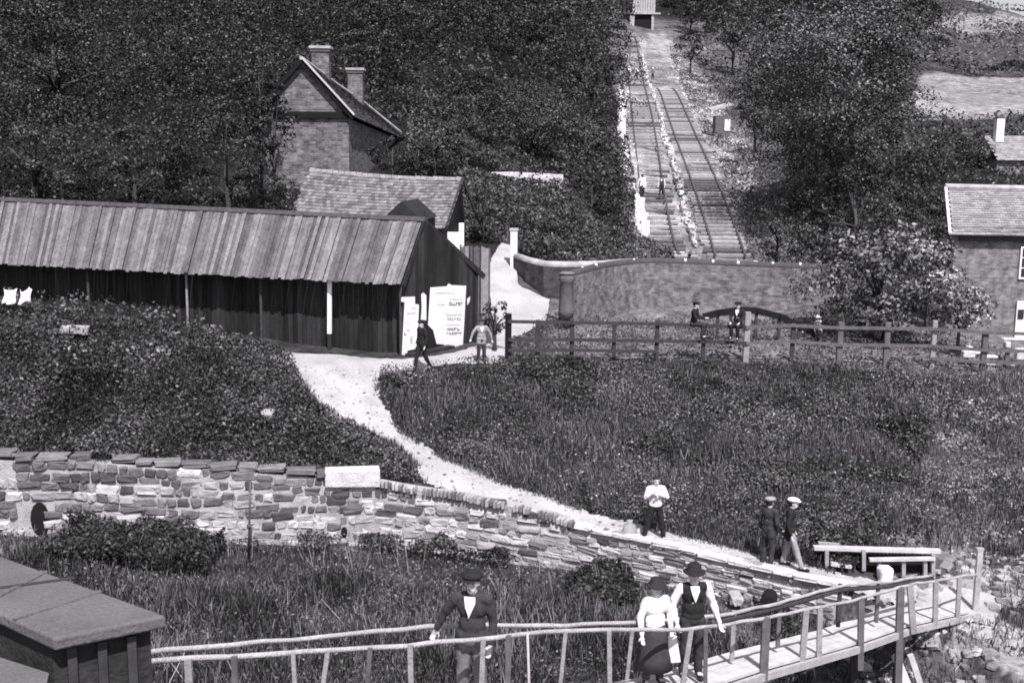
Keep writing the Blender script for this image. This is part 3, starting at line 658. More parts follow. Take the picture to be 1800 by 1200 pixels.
# ---- roadside house on the right
rh = thing('brick_house', 'pale brick house with plain tiled roof at the right edge', 'house', W(1735, 600, 48))
a = at(1663,332,51); e = at(1670,413,47.6); X1 = a.x + 14
r1p = Vector((X1, 51, a.z-.18)); e1p = Vector((X1, 47.6, e.z-.1))
rb = MB(); up_ = (e1p-e).cross(a-e).normalized(); up_ = up_ if up_.z > 0 else -up_; tiled(rb, e, e1p, r1p, a, 20, 60, up_, .04, 4); obj('front_roof', rb, 'pale_tile', rh)
rb = MB(); slab(rb, Vector((X1+2.7,54.6,e.z)), Vector((e.x+2.7,54.6,e.z)), a, r1p, .08); obj('rear_roof', rb, 'pale_tile', rh)
rb = MB(); rb.tube([a+Vector((-.05,0,.1)), r1p+Vector((0,0,.1))], .12, 8, .1); obj('ridge_tiles', rb, 'mortar', rh)
rb = MB(); rb.beam(a+Vector((-.02,0,.06)), e+Vector((-.02,-.04,.06)), .1, .1); obj('verge', rb, 'whitewash', rh)
wx0 = at(1675,450,48.1).x; zf = at(1740,640,48).z; gb = MB()
gb.add([(wx0,48,zf),(X1-.3,48,zf),(X1-.3,48,e.z+.35),(wx0,48,e.z+.35)], [(0,1,2,3)]); gb.add([(wx0,48,zf),(wx0+2.45,54.2,zf),(wx0+2.45,54.2,e.z),(wx0+1.25,51,a.z-.15),(wx0,48,e.z+.2)], [(0,4,3,2,1)]); gb.add([(X1-.3,48,zf),(X1+2,54.2,zf),(X1+2,54.2,e.z),(X1-.3,51,a.z-.3),(X1-.3,48,e.z)], [(0,1,2,3,4)])
obj('wall', gb, 'brick_pale', rh, uv=True, fixn=False)
gb = MB(); gb.box(((wx0+X1)/2, 47.9, e.z-.05), (X1-wx0-.3, .22, .42)); obj('eaves_board', gb, 'dark_wood', rh)
def window(parent, cx, y, cz, wd, h, bars=(2,3), frame='white_paint'):
    g = MB(); g.box((cx, y+.03, cz), (wd, .04, h)); wn = obj('window', g, mat('glass_dark', .03, .3, 2, rough=.15, spec=.6), parent)
    f = MB(); b = .07
    for sx in (-1,1): f.box((cx+sx*wd/2, y-.02, cz), (b, .08, h+b))
    for sz in (-1,1): f.box((cx, y-.023, cz+sz*h/2), (wd-b-.004, .08, b))
    for k in range(1, bars[0]): f.box((cx-wd/2+wd*k/bars[0], y-.01, cz), (.035, .04, h-b-.004))
    for k in range(1, bars[1]): f.box((cx, y-.016, cz-h/2+h*k/bars[1]), (wd-b-.004, .035, .035))
    obj('frame', f, frame, wn); return wn
q = at(1800,462,47.95); window(rh, q.x+.35, 47.97, q.z, 1.0, 1.3)
q = at(1800,566,47.95); dm = MB(); dm.box((q.x+.1, 47.93, q.z-.1), (.95, .08, 2.0)); dd = obj('door', dm, 'white_paint', rh)
dm = MB(); dm.box((q.x-.2, 47.87, q.z+.35), (.25,.04,.4)); obj('pane', dm, 'glass_dark', dd)
# little lean-to frame and cap wall on its left
ln = thing('window_lattice', 'white framed lattice jutting from the left of the brick house', 'lattice', W(1662, 478, 49))
for (x, y0, y1) in ((1653,443,477),(1673,443,477)):
    g = MB(); a = at(x,y1,48.6); b = at(x,y0,48.6); g.beam(a, b, .06, .06, up=(0,1,0)); obj('upright', g, 'white_paint', ln)
for y in (443, 454, 465, 477):
    g = MB(); a = at(1653,y,48.64); b = at(1672,y,48.64); g.beam(a, b, .04, .04); obj('bar', g, 'white_paint', ln)
g = MB(); a = at(1633,482,47.5); b = at(1674,485,47.5); g.beam(a+Vector((0,.2,0)), b+Vector((0,.2,0)), .4, .16); tagw = thing('yard_wall', 'short wall with a white cap left of the brick house', 'wall', (a.x, a.y, zf))
obj('cap', g, 'whitewash', tagw); g = MB(); g.box(((a.x+b.x)/2, a.y+.2, (a.z-.08+zf)/2), (b.x-a.x-.1, .3, a.z-.08-zf)); obj('wall', g, 'brick_dark', tagw, uv=True)
# far cottage up the slope
fc = thing('far_cottage', 'grey cottage with a white chimney on the slope at the right edge', 'cottage', W(1790, 330, 88))
a = at(1756,240,88); X1 = a.x+9; zf2 = at(1780,345,88).z; g = MB(); g.hexa([Vector((a.x,88,zf2)),Vector((X1,88,zf2)),Vector((X1,93,zf2)),Vector((a.x,93,zf2)),Vector((a.x,88,a.z-1.8)),Vector((X1,88,a.z-1.8)),Vector((X1,93,a.z-1.8)),Vector((a.x,93,a.z-1.8))]); obj('wall', g, 'brick_pale', fc, uv=True)
rb = MB(); e0 = Vector((a.x-.1,87.7,a.z-1.8)); e1_ = Vector((X1,87.7,a.z-1.8)); r0_ = Vector((a.x-.1,90.5,a.z)); r1_ = Vector((X1,90.5,a.z)); tiled(rb, e0, e1_, r1_, r0_, 12, 30, Vector((0,-.5,.8)), .04, 8); obj('roof', rb, 'pale_tile', fc)
rb = MB(); rb.beam(r0_, r1_, .25, .2); obj('ridge_tiles', rb, 'mortar', fc)
g = MB(); c0 = at(1764,238,89.5); c1 = at(1762,211,89.5); g.box((c1.x, 90, (c0.z+c1.z)/2-.2), (.6,.6,c1.z-c0.z+.6)); ch = obj('chimney', g, 'white_paint', fc); g = MB(); g.box((c1.x,90,c1.z+.12), (.5,.5,.34)); obj('pot', g, 'dark_tile', ch)
# ---- brick basin walls with pegged coping
def low_wall(name, label, pts, h, thick, m_, cop, pegs=True):
    t_ = thing(name, label, 'wall', (pts[0][0], pts[0][1], pts[0][2]-h)); g = MB(); c_ = MB(); pg = MB(); P = [Vector(p) for p in pts]
    vs = []; n_ = len(P)
    for i, p in enumerate(P):
        t = (P[min(i+1,n_-1)]-P[max(i-1,0)]); t.z = 0; t.normalize(); nn = Vector((t.y,-t.x,0)); zb_ = p.z-h
        vs += [(p.x+nn.x*thick/2, p.y+nn.y*thick/2, zb_), (p.x+nn.x*thick/2, p.y+nn.y*thick/2, p.z), (p.x-nn.x*thick/2, p.y-nn.y*thick/2, p.z), (p.x-nn.x*thick/2, p.y-nn.y*thick/2, zb_)]
    fs = [(i*4+k, i*4+(k+1)%4, (i+1)*4+(k+1)%4, (i+1)*4+k) for i in range(n_-1) for k in range(4)] + [(3,2,1,0), tuple(range((n_-1)*4, n_*4))]
    g.add(vs, fs); obj('face', g, m_, t_, uv=True)
    g2 = MB(); g2.tube([p+Vector((0,0,.02)) for p in P], thick*.55, 8); obj('coping', g2, cop, t_, True)
    if pegs:
        Q = resample(P, max(2, int(sum((b-a).length for a, b in zip(P, P[1:]))/1.1))); RR = random.Random(3)
        for q in Q:
            if RR.random() < .25: continue
            b_ = MB(); b_.lathe([(.04,0),(.07,.03),(.07,.10),(.05,.15),(.02,.16)], q+Vector((RR.uniform(-.2,.2),-thick*.3,.06)), 8); obj('coping_knob', b_, 'white_paint', t_, True)
    return t_
pB = [at(1003,484,45.2), at(1020,479,46), at(1045,472,47.4), at(1075,467,49), at(1110,463,50.3), at(1150,461,51), at(1220,463,51), at(1300,467,50.6), at(1420,471,50), at(1500,474,50)]
low_wall('basin_wall', 'pale curved brick wall with white coping knobs below the tracks', [tuple(p) for p in pB], 2.6, .35, 'brick_basin', mat('dark_coping', .07, .3, 5, speck=.2))
pA = [at(905,451,52.4), at(930,460,51), at(960,467,50), at(1000,468,49.8), at(1060,466,50.8), at(1110,462,51.6)]
low_wall('curved_wall', 'dark brick wall curving away from the lane behind the round pillar', [tuple(p) for p in pA], 2.6, .35, 'brick_dark', 'mortar', pegs=False)
g = MB(); c = at(995,545,44.8); tz = at(995,481,44.8).z; g.lathe([(.30,c.z-.3),(.30,c.z),(.26,tz-.35),(.30,tz-.3),(.30,tz-.1),(.24,tz)], (c.x,c.y,0), 16); pl = thing('round_pillar', 'round dark capped pillar at the near end of the basin wall', 'pillar', tuple(c))
obj('drum', g, 'stone_dark', pl, True); g = MB(); g.lathe([(.31,tz-.02),(.33,tz+.04),(.15,tz+.08)], (c.x,c.y,0), 16); obj('cap', g, 'mid_stone', pl, True)
g = MB(); c = at(903,452,52.3); tz = at(903,405,52.3).z; g.box((c.x,c.y,(c.z-.8+tz)/2), (.32,.32,tz-c.z+.8)); gp_ = thing('lane_gatepost', 'white gatepost at the top of the lane', 'gatepost', tuple(c)); o = obj('shaft', g, 'whitewash', gp_); g = MB(); g.box((c.x,c.y,tz+.05), (.4,.4,.1)); obj('cap', g, 'stone', gp_)
# ---- arched timber rail of the little bridge
ar = thing('arched_rail', 'dark arched timber rail of a small bridge behind the fence', 'bridge rail', W(1310, 600, 43))
P_ = [at(1236,557,43), at(1262,550,43), at(1300,545,43), at(1330,546,43), at(1370,556,43), at(1405,572,43), at(1440,592,43)]; g = MB()
for a, b in zip(P_, P_[1:]): g.beam(a, b+(b-a)*.03, .2, .24)
obj('rail', g, 'black', ar)
for i in (1,3,4,5):
    q = P_[i]; g = MB(); g.beam((q.x,q.y,gz(q.x,q.y)-.2), (q.x,q.y,q.z), .1,.1, up=(0,1,0)); obj('post', g, 'dark_wood', ar)
# ---- post and rail fence
fn = thing('rail_fence', 'long dark post and rail fence along the top of the bank', 'fence', W(893, 640, 38))
fp = [(893,551,642,.22,'black'),(944,562,632,.15,'dark_wood'),(1004,560,645,.15,'dark_wood'),(1078,565,632,.13,'dark_wood'),(1154,562,634,.14,'dark_wood'),(1235,574,634,.14,'dark_wood'),(1311,548,636,.2,'old_wood'),(1392,568,636,.15,'dark_wood'),(1474,566,640,.2,'mid_wood'),(1556,566,645,.2,'mid_wood'),(1638,563,650,.17,'old_wood'),(1727,580,656,.2,'mid_wood'),(1768,610,656,.14,'mid_wood'),(1815,585,660,.2,'mid_wood'),(1900,588,664,.2,'mid_wood')]
FPTS = []
for px, y0, y1, wd, m_ in fp:
    b = G(px, y1, d0=33); d = b.y; t_ = at(px, y0, d); b = at(px, y1, d); g = MB(); lean = random.uniform(-.03,.03); g.beam((b.x+lean, d, b.z-.3), (b.x, d, t_.z), wd, wd*.8, up=(0,1,0)); o = obj('post', g, m_, fn); FPTS.append((px, d))
    bv = o.modifiers.new('b','BEVEL'); bv.width = .015
def fd(px): return np.interp(px, [p[0] for p in FPTS], [p[1] for p in FPTS])
RAILS = [[(893,565),(1004,567),(1154,569),(1235,572),(1311,575),(1392,572),(1474,576),(1556,577),(1638,578),(1727,584),(1900,590)],
         [(893,597),(1004,597),(1154,599),(1235,600),(1311,603),(1392,600),(1474,606),(1556,607),(1638,608),(1727,615),(1900,620)],
         [(893,616),(1004,615),(1154,618)], [(893,633),(944,632),(1004,631)], [(1638,630),(1727,636),(1900,642)]]
for rl in RAILS:
    for (x0,y0),(x1,y1) in zip(rl, rl[1:]):
        a = at(x0,y0,fd(x0)-.12); b = at(x1,y1,fd(x1)-.12); g = MB(); g.beam(a, b, .06, .11); obj('rail', g, 'dark_wood' if x0 < 1300 else 'mid_wood', fn)
# ---- inclined railway
def incline_pt(px, py): return G(px, py, d0=64)
def railway(name, label, L_, R_, nsl, m_):
    t_ = thing(name, label, 'railway track', tuple(incline_pt(*L_[0])), 'tracks of the inclined plane')
    A_ = resample([incline_pt(*p) for p in L_], 200); B_ = resample([incline_pt(*p) for p in R_], 200)
    # common depth parameter so that sleepers lie square
    ya0, ya1 = max(A_[0].y, B_[0].y), min(A_[-1].y, B_[-1].y)
    def onl(P, y): x = np.interp(y, [p.y for p in P], [p.x for p in P]); return Vector((x, y, 0))
    yy = np.linspace(ya0, ya1, 60); sm = []
    ca = np.polyfit(yy, [onl(A_, y).x for y in yy], 2); cb = np.polyfit(yy, [onl(B_, y).x for y in yy], 2); 
    zz = [max(gz(np.polyval(ca,y),y), gz(np.polyval(cb,y),y), gz((np.polyval(ca,y)+np.polyval(cb,y))/2,y)) for y in yy]; cz_ = np.polyfit(yy, zz, 5)
    for c_ in (ca, cb):
        g = MB(); pts = [Vector((np.polyval(c_,y), y, np.polyval(cz_,y)+.30)) for y in yy]
        for p, q in zip(pts, pts[1:]): g.beam(p, q, .13, .16)
        obj('rail', g, m_, t_)
    for k in range(nsl):
        if random.random() < .07: continue
        y = ya0 + (ya1-ya0)*(k+.5)/nsl; a = Vector((np.polyval(ca,y)-.55, y, np.polyval(cz_,y)+.14)); b = Vector((np.polyval(cb,y)+.55, y, np.polyval(cz_,y)+.14))
        a.y += random.uniform(-.16,.16); a.x -= random.uniform(-.1,.25); b.x += random.uniform(-.15,.25); g = MB(); g.beam(a, b, random.uniform(.22,.32), .2, up=(0,-.22,1)); obj('sleeper', g, random.choice(['old_wood','mid_wood','stone','old_wood']), t_)
    return t_
railway('railway_track', 'left hand track climbing the hill, with people walking on it', [(1158,458),(1117,235),(1101,150),(1106,100),(1113,68)], [(1208,458),(1152,240),(1126,150),(1120,100),(1122,68)], 96, 'iron')
railway('railway_track', 'right hand track climbing the hill, empty and partly overgrown', [(1259,458),(1207,300),(1180,225),(1150,150)], [(1313,458),(1258,325),(1222,245),(1180,160)], 88, 'iron')
# pale stone kerb left of the tracks and rubble bank between them
def kerb(name, label, pts, wd, h, m_, n_=70):
    P = resample([incline_pt(*p) for p in pts], n_); g = MB(); RR = random.Random(8)
    for a, b in zip(P, P[1:]):
        c = (a+b)/2; t = (b-a).normalized(); m3 = Matrix((Vector((t.y,-t.x,0)).normalized(), Vector((-t.x,-t.y,0)).normalized()*-1, Vector((0,0,1)))).transposed()
        for _ in range(2): g.stone((c.x+RR.uniform(-.3,.3)*wd, c.y+RR.uniform(-.4,.4), gz(c.x,c.y)+h*.3), (wd*RR.uniform(.5,1), (b-a).length*RR.uniform(.5,1.1), h*RR.uniform(.6,1.3)), m3, .3)
    tag(obj(name, g, m_), label, 'kerb')
kerb('stone_kerb', 'pale stone kerb along the left side of the tracks', [(1136,440),(1127,400),(1118,362),(1108,345),(1100,318),(1095,280),(1091,240),(1094,215),(1090,170)], .7, .9, 'whitewash')
kerb('rubble_ridge', 'pale ridge of rubble lying between the two tracks', [(1226,440),(1210,400),(1198,350),(1185,300),(1170,250),(1160,210),(1148,170),(1136,130),(1122,90)], .55, .5, mat('pale_rubble', .55, .2, 4, island=.3, bump=.4))
# winding house at the top, small hut on the slope
wh = thing('winding_house', 'small boarded winding house at the very top of the tracks', 'hut', W(1135, 56, 215))
D = 215.0; a = at(1112,24,D); b = at(1152,24,D); c = at(1108,56,D); g = MB()
for k in range(9):
    x = a.x + (b.x-a.x)*k/9; w_ = (b.x-a.x)/9*.86; g.box((x+w_/2, D, a.z+2.4), (w_, .1, 4.8))
obj('boarding', g, 'weathered', wh); g = MB(); g.box(((a.x+b.x)/2, D+2.6, a.z+2.4), (b.x-a.x-.1, 5, 4.8)); obj('body', g, 'mid_wood', wh)
g = MB(); g.box(((a.x+b.x)/2, D+.9, (a.z+c.z)/2-.2), (b.x-a.x-.6, 1.5, a.z-c.z+.4)); obj('opening', g, 'black', wh)
g = MB(); g.box(((a.x+b.x)/2+.3, D-.15, a.z), (b.x-a.x+1.2, .6, .3)); obj('sill_beam', g, 'weathered', wh)
for px in (1111, 1147):
    q = at(px, 40, D); g = MB(); g.box((q.x, D, (a.z+c.z)/2-.3), (.8 if px < 1120 else .4, .4, a.z-c.z+.6)); obj('pier', g, 'weathered', wh)
g = MB(); top_z = a.z+4.8; g.add([(a.x-.4,D-.5,top_z),(b.x+.4,D-.5,top_z),(b.x+.4,D+5.6,top_z),(a.x-.4,D+5.6,top_z),((a.x+b.x)/2,D-.5,top_z+1.8),((a.x+b.x)/2,D+5.6,top_z+1.8)], [(0,1,4),(3,5,2),(0,4,5,3),(1,2,5,4),(0,3,2,1)]); obj('roof', g, 'dark_tile', wh)
hh = thing('slope_hut', 'tiny hut with pale lean-to roof on the slope right of the tracks', 'hut', W(1270, 242, 120)); bp_ = G(1270, 243, d0=70); D = bp_.y
def hx(px, py, dd=0): q = at(px, py, D+dd); return q
g = MB(); a = hx(1258,205); b = hx(1284,243); g.box(((a.x+b.x)/2, D+.8, (a.z+b.z)/2-.1), (b.x-a.x, 1.6, a.z-b.z+.4)); obj('wall', g, 'mid_wood', hh)
g = MB(); q0 = hx(1250,196,-.3); q1 = hx(1287,186,-.3); o_ = Vector((0,2.2,.3)); g.hexa([q0,q1,q1+o_,q0+o_,q0+Vector((0,0,.15)),q1+Vector((0,0,.15)),q1+o_+Vector((0,0,.15)),q0+o_+Vector((0,0,.15))]); obj('roof', g, 'weathered', hh)
g = MB(); a = hx(1274,210); b = hx(1283,230); g.box(((a.x+b.x)/2, D-.05, (a.z+b.z)/2), (b.x-a.x, .06, a.z-b.z)); obj('door', g, 'whitewash', hh)
# ---- timber landing by the end of the path
LD = G(1545, 1012, d0=22).y; print('landing depth', LD)
tl = thing('timber_landing', 'low timber landing stage with long pale beams beyond the path end', 'landing stage', tuple(at(1540, 1010, LD)))
def beam_px(nm, p0, p1, dd, wd, h, m_):
    g = MB(); g.beam(at(*p0, LD+dd), at(*p1, LD+dd), wd, h); return obj(nm, g, m_, tl)
beam_px('top_beam', (1430,962), (1652,968), .1, .16, .085, 'pale_wood')
beam_px('upper_plank', (1438,954), (1475,957), .3, .12, .06, 'old_wood')
beam_px('front_beam', (1528,983), (1643,981), -.05, .12, .07, 'pale_wood')
beam_px('low_beam', (1460,990), (1496,995), -.1, .12, .08, 'pale_wood')
g = MB(); g.hexa([at(1440,1006,LD+.2),at(1640,1006,LD+.2),at(1640,1006,LD+.35),at(1440,1006,LD+.35),at(1440,972,LD+.2),at(1640,974,LD+.2),at(1640,974,LD+.35),at(1440,972,LD+.35)]); obj('gap_shade', g, 'black', tl)  # black sheet standing in for the shade in the gap under the beams
for px, y0, y1 in ((1453,966,996),(1518,966,996),(1545,986,1006),(1588,986,1006),(1626,985,1010),(1640,972,1012)):
    g = MB(); g.beam(at(px,y1+6,LD), at(px,y0,LD), .085, .085, up=(0,1,0)); obj('post', g, 'old_wood', tl)
q = G(1556,1024,d0=22); g = MB(); g.stone(q+Vector((0,0,.16)), (.30,.3,.42), Matrix.Identity(3), .15); tag(obj('stone_block', g, 'whitewash'), 'upright pale stone block below the landing stage beams', 'stone')
# ---- footbridge (gangway) ------------------------------------------------
fr = [(230,1164,10.2),(270,1162,10.6),(500,1148,11.5),(690,1136,12.3),(850,1122,13.1),(960,1109,13.8),(1100,1107,14.9),(1225,1105,16),(1350,1085,17.8),(1512,1052,20.6),(1600,1027,22.3),(1720,1008,25)]
FRP = [at(*p) for p in fr]
def fr_at(px): return Vector([np.interp(px, [p[0] for p in fr], [q[k] for q in FRP]) for k in range(3)])
gw_ = thing('footbridge', 'long sloping timber footbridge with pale handrails crossing the foreground', 'footbridge', W(1200, 1200, 16))
rr = [(236,1148,11.3),(270,1146,11.5),(500,1124,12.5),(775,1098,13.9),(960,1100,14.9),(1140,1093,16.2),(1270,1081,17.4),(1350,1064,18.5),(1480,1028,20.8),(1560,1023,22.0),(1640,1010,24.2)]
RRP = [at(*p) for p in rr]
def rr_at(px): return Vector([np.interp(px, [p[0] for p in rr], [q[k] for q in RRP]) for k in range(3)])
g = MB(); g.tube([p+Vector((random.uniform(-.012,.012),0,random.uniform(-.014,.014))) for p in resample(FRP, 50)], .031, 8, .16); obj('front_handrail', g, 'weathered', gw_, True)
g = MB(); g.tube([p+Vector((random.uniform(-.012,.012),0,random.uniform(-.014,.014))) for p in resample(RRP, 50)], .031, 8, .16); obj('rear_handrail', g, 'weathered', gw_, True)
g = MB(); g.tube([p+Vector((0,.03,-.10)) for p in resample(RRP[6:], 30)], .05, 8, .06); obj('rear_lower_rail', g, 'dark_wood', gw_, True)
DH = .87
def dh(px): return float(np.interp(px, [1100, 1225, 1350], [1.12, .97, .87]))
DF = resample([p+Vector((0,0,-dh(q[0]))) for p, q in zip(FRP, fr)], 60); perp = Vector((-.77,.64,0)); RR = random.Random(4)
def deckw(X): return float(np.interp(X, [-4, 2, 8, 11.5], [.85, .78, .85, 1.35]))
for j in range(4):
    g = MB(); v = []; n_ = len(DF)
    for i, p in enumerate(DF):
        w_ = deckw(p.x); a = p + perp*(w_*j/4); b = p + perp*(w_*(j+.93)/4); z_ = RR.uniform(-.004,.004)
        v += [(a.x,a.y,a.z-.05),(b.x,b.y,b.z-.05),(b.x,b.y,b.z),(a.x,a.y,a.z)]
    g.add(v, [(i*4+k, i*4+(k+1)%4, (i+1)*4+(k+1)%4, (i+1)*4+k) for i in range(n_-1) for k in range(4)] + [(3,2,1,0), tuple(range((n_-1)*4, n_*4))])
    obj('deck_plank', g, 'pale_wood', gw_)
g = MB()
for p, q in zip(DF, DF[1:]): g.beam(p+Vector((.05,-.03,-.13)), q+Vector((.05,-.03,-.13)), .07, .13)
obj('front_stringer', g, mat('grey_wood', .40, .2, 4, speck=.15, sscale=30), gw_)
g = MB()
for p, q in zip(DF, DF[1:]): w_ = deckw(p.x); g.beam(p+perp*w_+Vector((0,0,-.14)), q+perp*w_+Vector((0,0,-.14)), .07, .15)
obj('rear_stringer', g, 'dark_wood', gw_)
for px, wd, dx, low, m_ in ((330,.07,0,1.2,'old_wood'),(410,.06,0,1.2,'mid_wood'),(516,.045,0,1.3,'old_wood'),(575,.05,-.15,1.3,'old_wood'),(650,.05,-.12,1.3,'mid_wood'),(720,.06,0,1.3,'old_wood'),(850,.06,-.10,1.3,'old_wood'),(893,.07,0,1.3,'mid_wood'),(926,.03,.02,1.3,'pale_wood'),(992,.05,-.06,1.3,'old_wood'),(1068,.06,0,1.2,'old_wood'),(1110,.05,-.1,1.1,'old_wood'),(1213,.07,-.08,1.2,'old_wood'),(1238,.06,0,1.1,'mid_wood'),(1345,.13,.04,1.6,'mid_wood'),(1410,.10,.02,1.05,'old_wood'),(1434,.09,0,1.0,'old_wood'),(1512,.11,.05,1.4,'mid_wood'),(1580,.14,.06,2.4,'mid_wood'),(1597,.12,.1,1.0,'old_wood'),(1640,.10,.08,.95,'old_wood'),(1682,.09,.08,.9,'old_wood')):
    t_ = fr_at(px); g = MB(); b = t_+Vector((dx+random.uniform(-.06,.06), random.uniform(-.03,.03), -low)); g.beam(b+Vector((0,-.06,0)), t_+Vector((0,-.06,.03)), wd, wd*.7, up=(0,1,0)); obj('post', g, m_, gw_)
t_ = fr_at(1718); g = MB(); tt = at(1717,965,t_.y); g.beam(t_+Vector((0,-.03,-.95)), (t_.x,t_.y-.03,tt.z), .12,.10, up=(0,1,0)); g.beam((t_.x-.08,t_.y-.03,tt.z+.02),(t_.x+.08,t_.y-.03,tt.z+.02), .1,.05); obj('end_post', g, 'weathered', gw_)
for px, m_ in ((1370,'mid_wood'),(1478,'dark_wood'),(1545,'mid_wood'),(1290,'old_wood')):
    t_ = rr_at(px); g = MB(); g.beam(t_+Vector((0,.04,-.85)), t_+Vector((0,.04,.02)), .07,.06, up=(0,1,0)); obj('rear_post', g, m_, gw_)
# trestle below
t_ = fr_at(1590); g = MB(); g.beam(at(1573,1150,t_.y), at(1600,1215,t_.y-.2), .16,.1, up=(0,1,0)); obj('brace', g, 'pale_wood', gw_)
g = MB(); g.beam(at(1600,1150,t_.y+.3), at(1622,1215,t_.y+.3), .12,.1, up=(0,1,0)); obj('brace', g, 'pale_wood', gw_)
for px in (1345, 1590, 1215, 960, 700):
    t_ = fr_at(px); 
    for o_ in (Vector((0,.06,0)), perp*.95):
        q = t_+o_; g = MB(); g.beam((q.x,q.y,gz(q.x,q.y)-.3), (q.x,q.y,t_.z-dh(px)-.2), .16,.16, up=(0,1,0)); obj('trestle_leg', g, 'dark_wood', gw_)
# white rag tied on the rail
# ---- foreground hut with a flat top
A = at(95,1121,8.3); B = at(293,1081,9.6); C = at(-20,968,13.2); D_ = at(-60,1050,9.6)
z0 = A.z; 
def flat(px, py):
    v = Fv + Rv*((px-900)/F) + Uv*((600-py)/F); return CAMP + v*((z0-CZ)/v.z)
A = flat(95,1121); B = flat(293,1081); C = flat(-10,972); D_ = flat(-80,1040); E_ = D_ + (C-B)*.4
ht = thing('flat_topped_hut', 'dark flat topped hut with a grey slab roof, bottom left corner', 'hut', (A.x, A.y, 1))
def ins(P, c, k): return [p + (c-p).normalized()*k for p in P]
poly = [A, B, C, D_]; cen = (A+B+C+D_)/4
g = MB(); g.prism([p+Vector((0,0,-.11)) for p in poly], (0,0,.11)); o = obj('roof_slab', g, 'felt', ht); bv = o.modifiers.new('b','BEVEL'); bv.width = .025; bv.segments = 3
gi = MB(); pi_ = ins(poly, cen, .16); gi.prism([Vector((p.x,p.y,-1)) for p in pi_], (0,0,z0-.112+1)); obj('wall', gi, mat('hut_wall', .035, .4, 3, speck=.2, sscale=20, bump=.4), ht)
for k in range(3):
    t = (k+.6)/3.3; p = pi_[0].lerp(pi_[1], t); dr = (pi_[1]-pi_[0]).normalized(); nn = Vector((dr.y,-dr.x,0)); g = MB(); g.box((p.x+nn.x*.03,p.y+nn.y*.03,z0-1.6), (.07,.05,2.9), math.atan2(dr.y,dr.x)); obj('batten', g, 'dark_wood', ht)
for (u, v) in ((.30, 1), (.62, 1)):
    sm_ = MB(); p0 = D_.lerp(A, u)+Vector((0,0,.006)); p1 = C.lerp(B, u+.03)+Vector((0,0,.006)); sm_.beam(p0, p1, .05, .012); obj('felt_lap', sm_, 'felt', ht)
seam = MB(); a = flat(0,1034)+Vector((0,0,.01)); b = flat(130,1017)+Vector((0,0,.01)); seam.beam(a, b, .03,.012); obj('roof_seam', seam, mat('felt_seam', .05), ht)
# lower lean roof bottom-left corner
a = at(-40,1146,7.9); b = at(86,1184,7.1); g = MB(); zz = b.z; 
def flat2(px, py, zq):
    v = Fv + Rv*((px-900)/F) + Uv*((600-py)/F); return CAMP + v*((zq-CZ)/v.z)
p = [flat2(-30,1145,z0-.28), flat2(86,1182,z0-.28), flat2(60,1300,z0-.28), flat2(-120,1300,z0-.28)]
g.prism([q+Vector((0,0,-.1)) for q in p], (0,0,.1)); lw = thing('low_parapet', 'pale low ledge in front of the flat topped hut', 'ledge', tuple(p[1])); obj('ledge_slab', g, 'felt', lw)
g = MB(); cc = sum(p, Vector())/4; pp_ = ins(p, cc, .1); g.prism([Vector((q.x,q.y,-1)) for q in pp_], (0,0,z0-.382+1)); obj('wall', g, 'hut_wall', lw)
# pale stones
for (px, py, sx, sz, lab) in ((137,606,.75,.28,'flat pale stone lying in the bushes below the shed'), (473,746,.35,.3,'small pale stone among the bushes beside the path'), (1290,1062,.3,.25,'small pale stone just behind the footbridge rail')):
    q = G(px, py+6, d0=26); g = MB(); g.stone(q+Vector((0,-.2,.6 if py < 700 else (.42 if py < 800 else .3))), (sx,.4,sz), Matrix.Identity(3), .2); tag(obj('boulder', g, 'rubble'), lab, 'stone')
# pale stacked slabs under the fence on the right
sk = thing('slab_stack', 'pale stack of slabs seen through the fence at the far right', 'stack', W(1710, 640, 41.5))
for (x0,y0,x1,y1,d) in ((1692,616,1712,628,41.2),(1700,608,1708,616,41.3),(1712,618,1728,622,41.2),(1733,640,1758,650,40.8),(1730,624,1752,629,41),(1762,594,1800,598,42.2),(1786,612,1800,632,41.4),(1776,640,1781,650,40.8),(1766,600,1774,612,42)):
    a = at(x0,y0,d); b = at(x1,y1,d); g = MB(); g.box(((a.x+b.x)/2,d,(a.z+b.z)/2), (b.x-a.x,.3,a.z-b.z)); o = obj('slab', g, 'rough_white', sk); bv = o.modifiers.new('b','BEVEL'); bv.width = .03
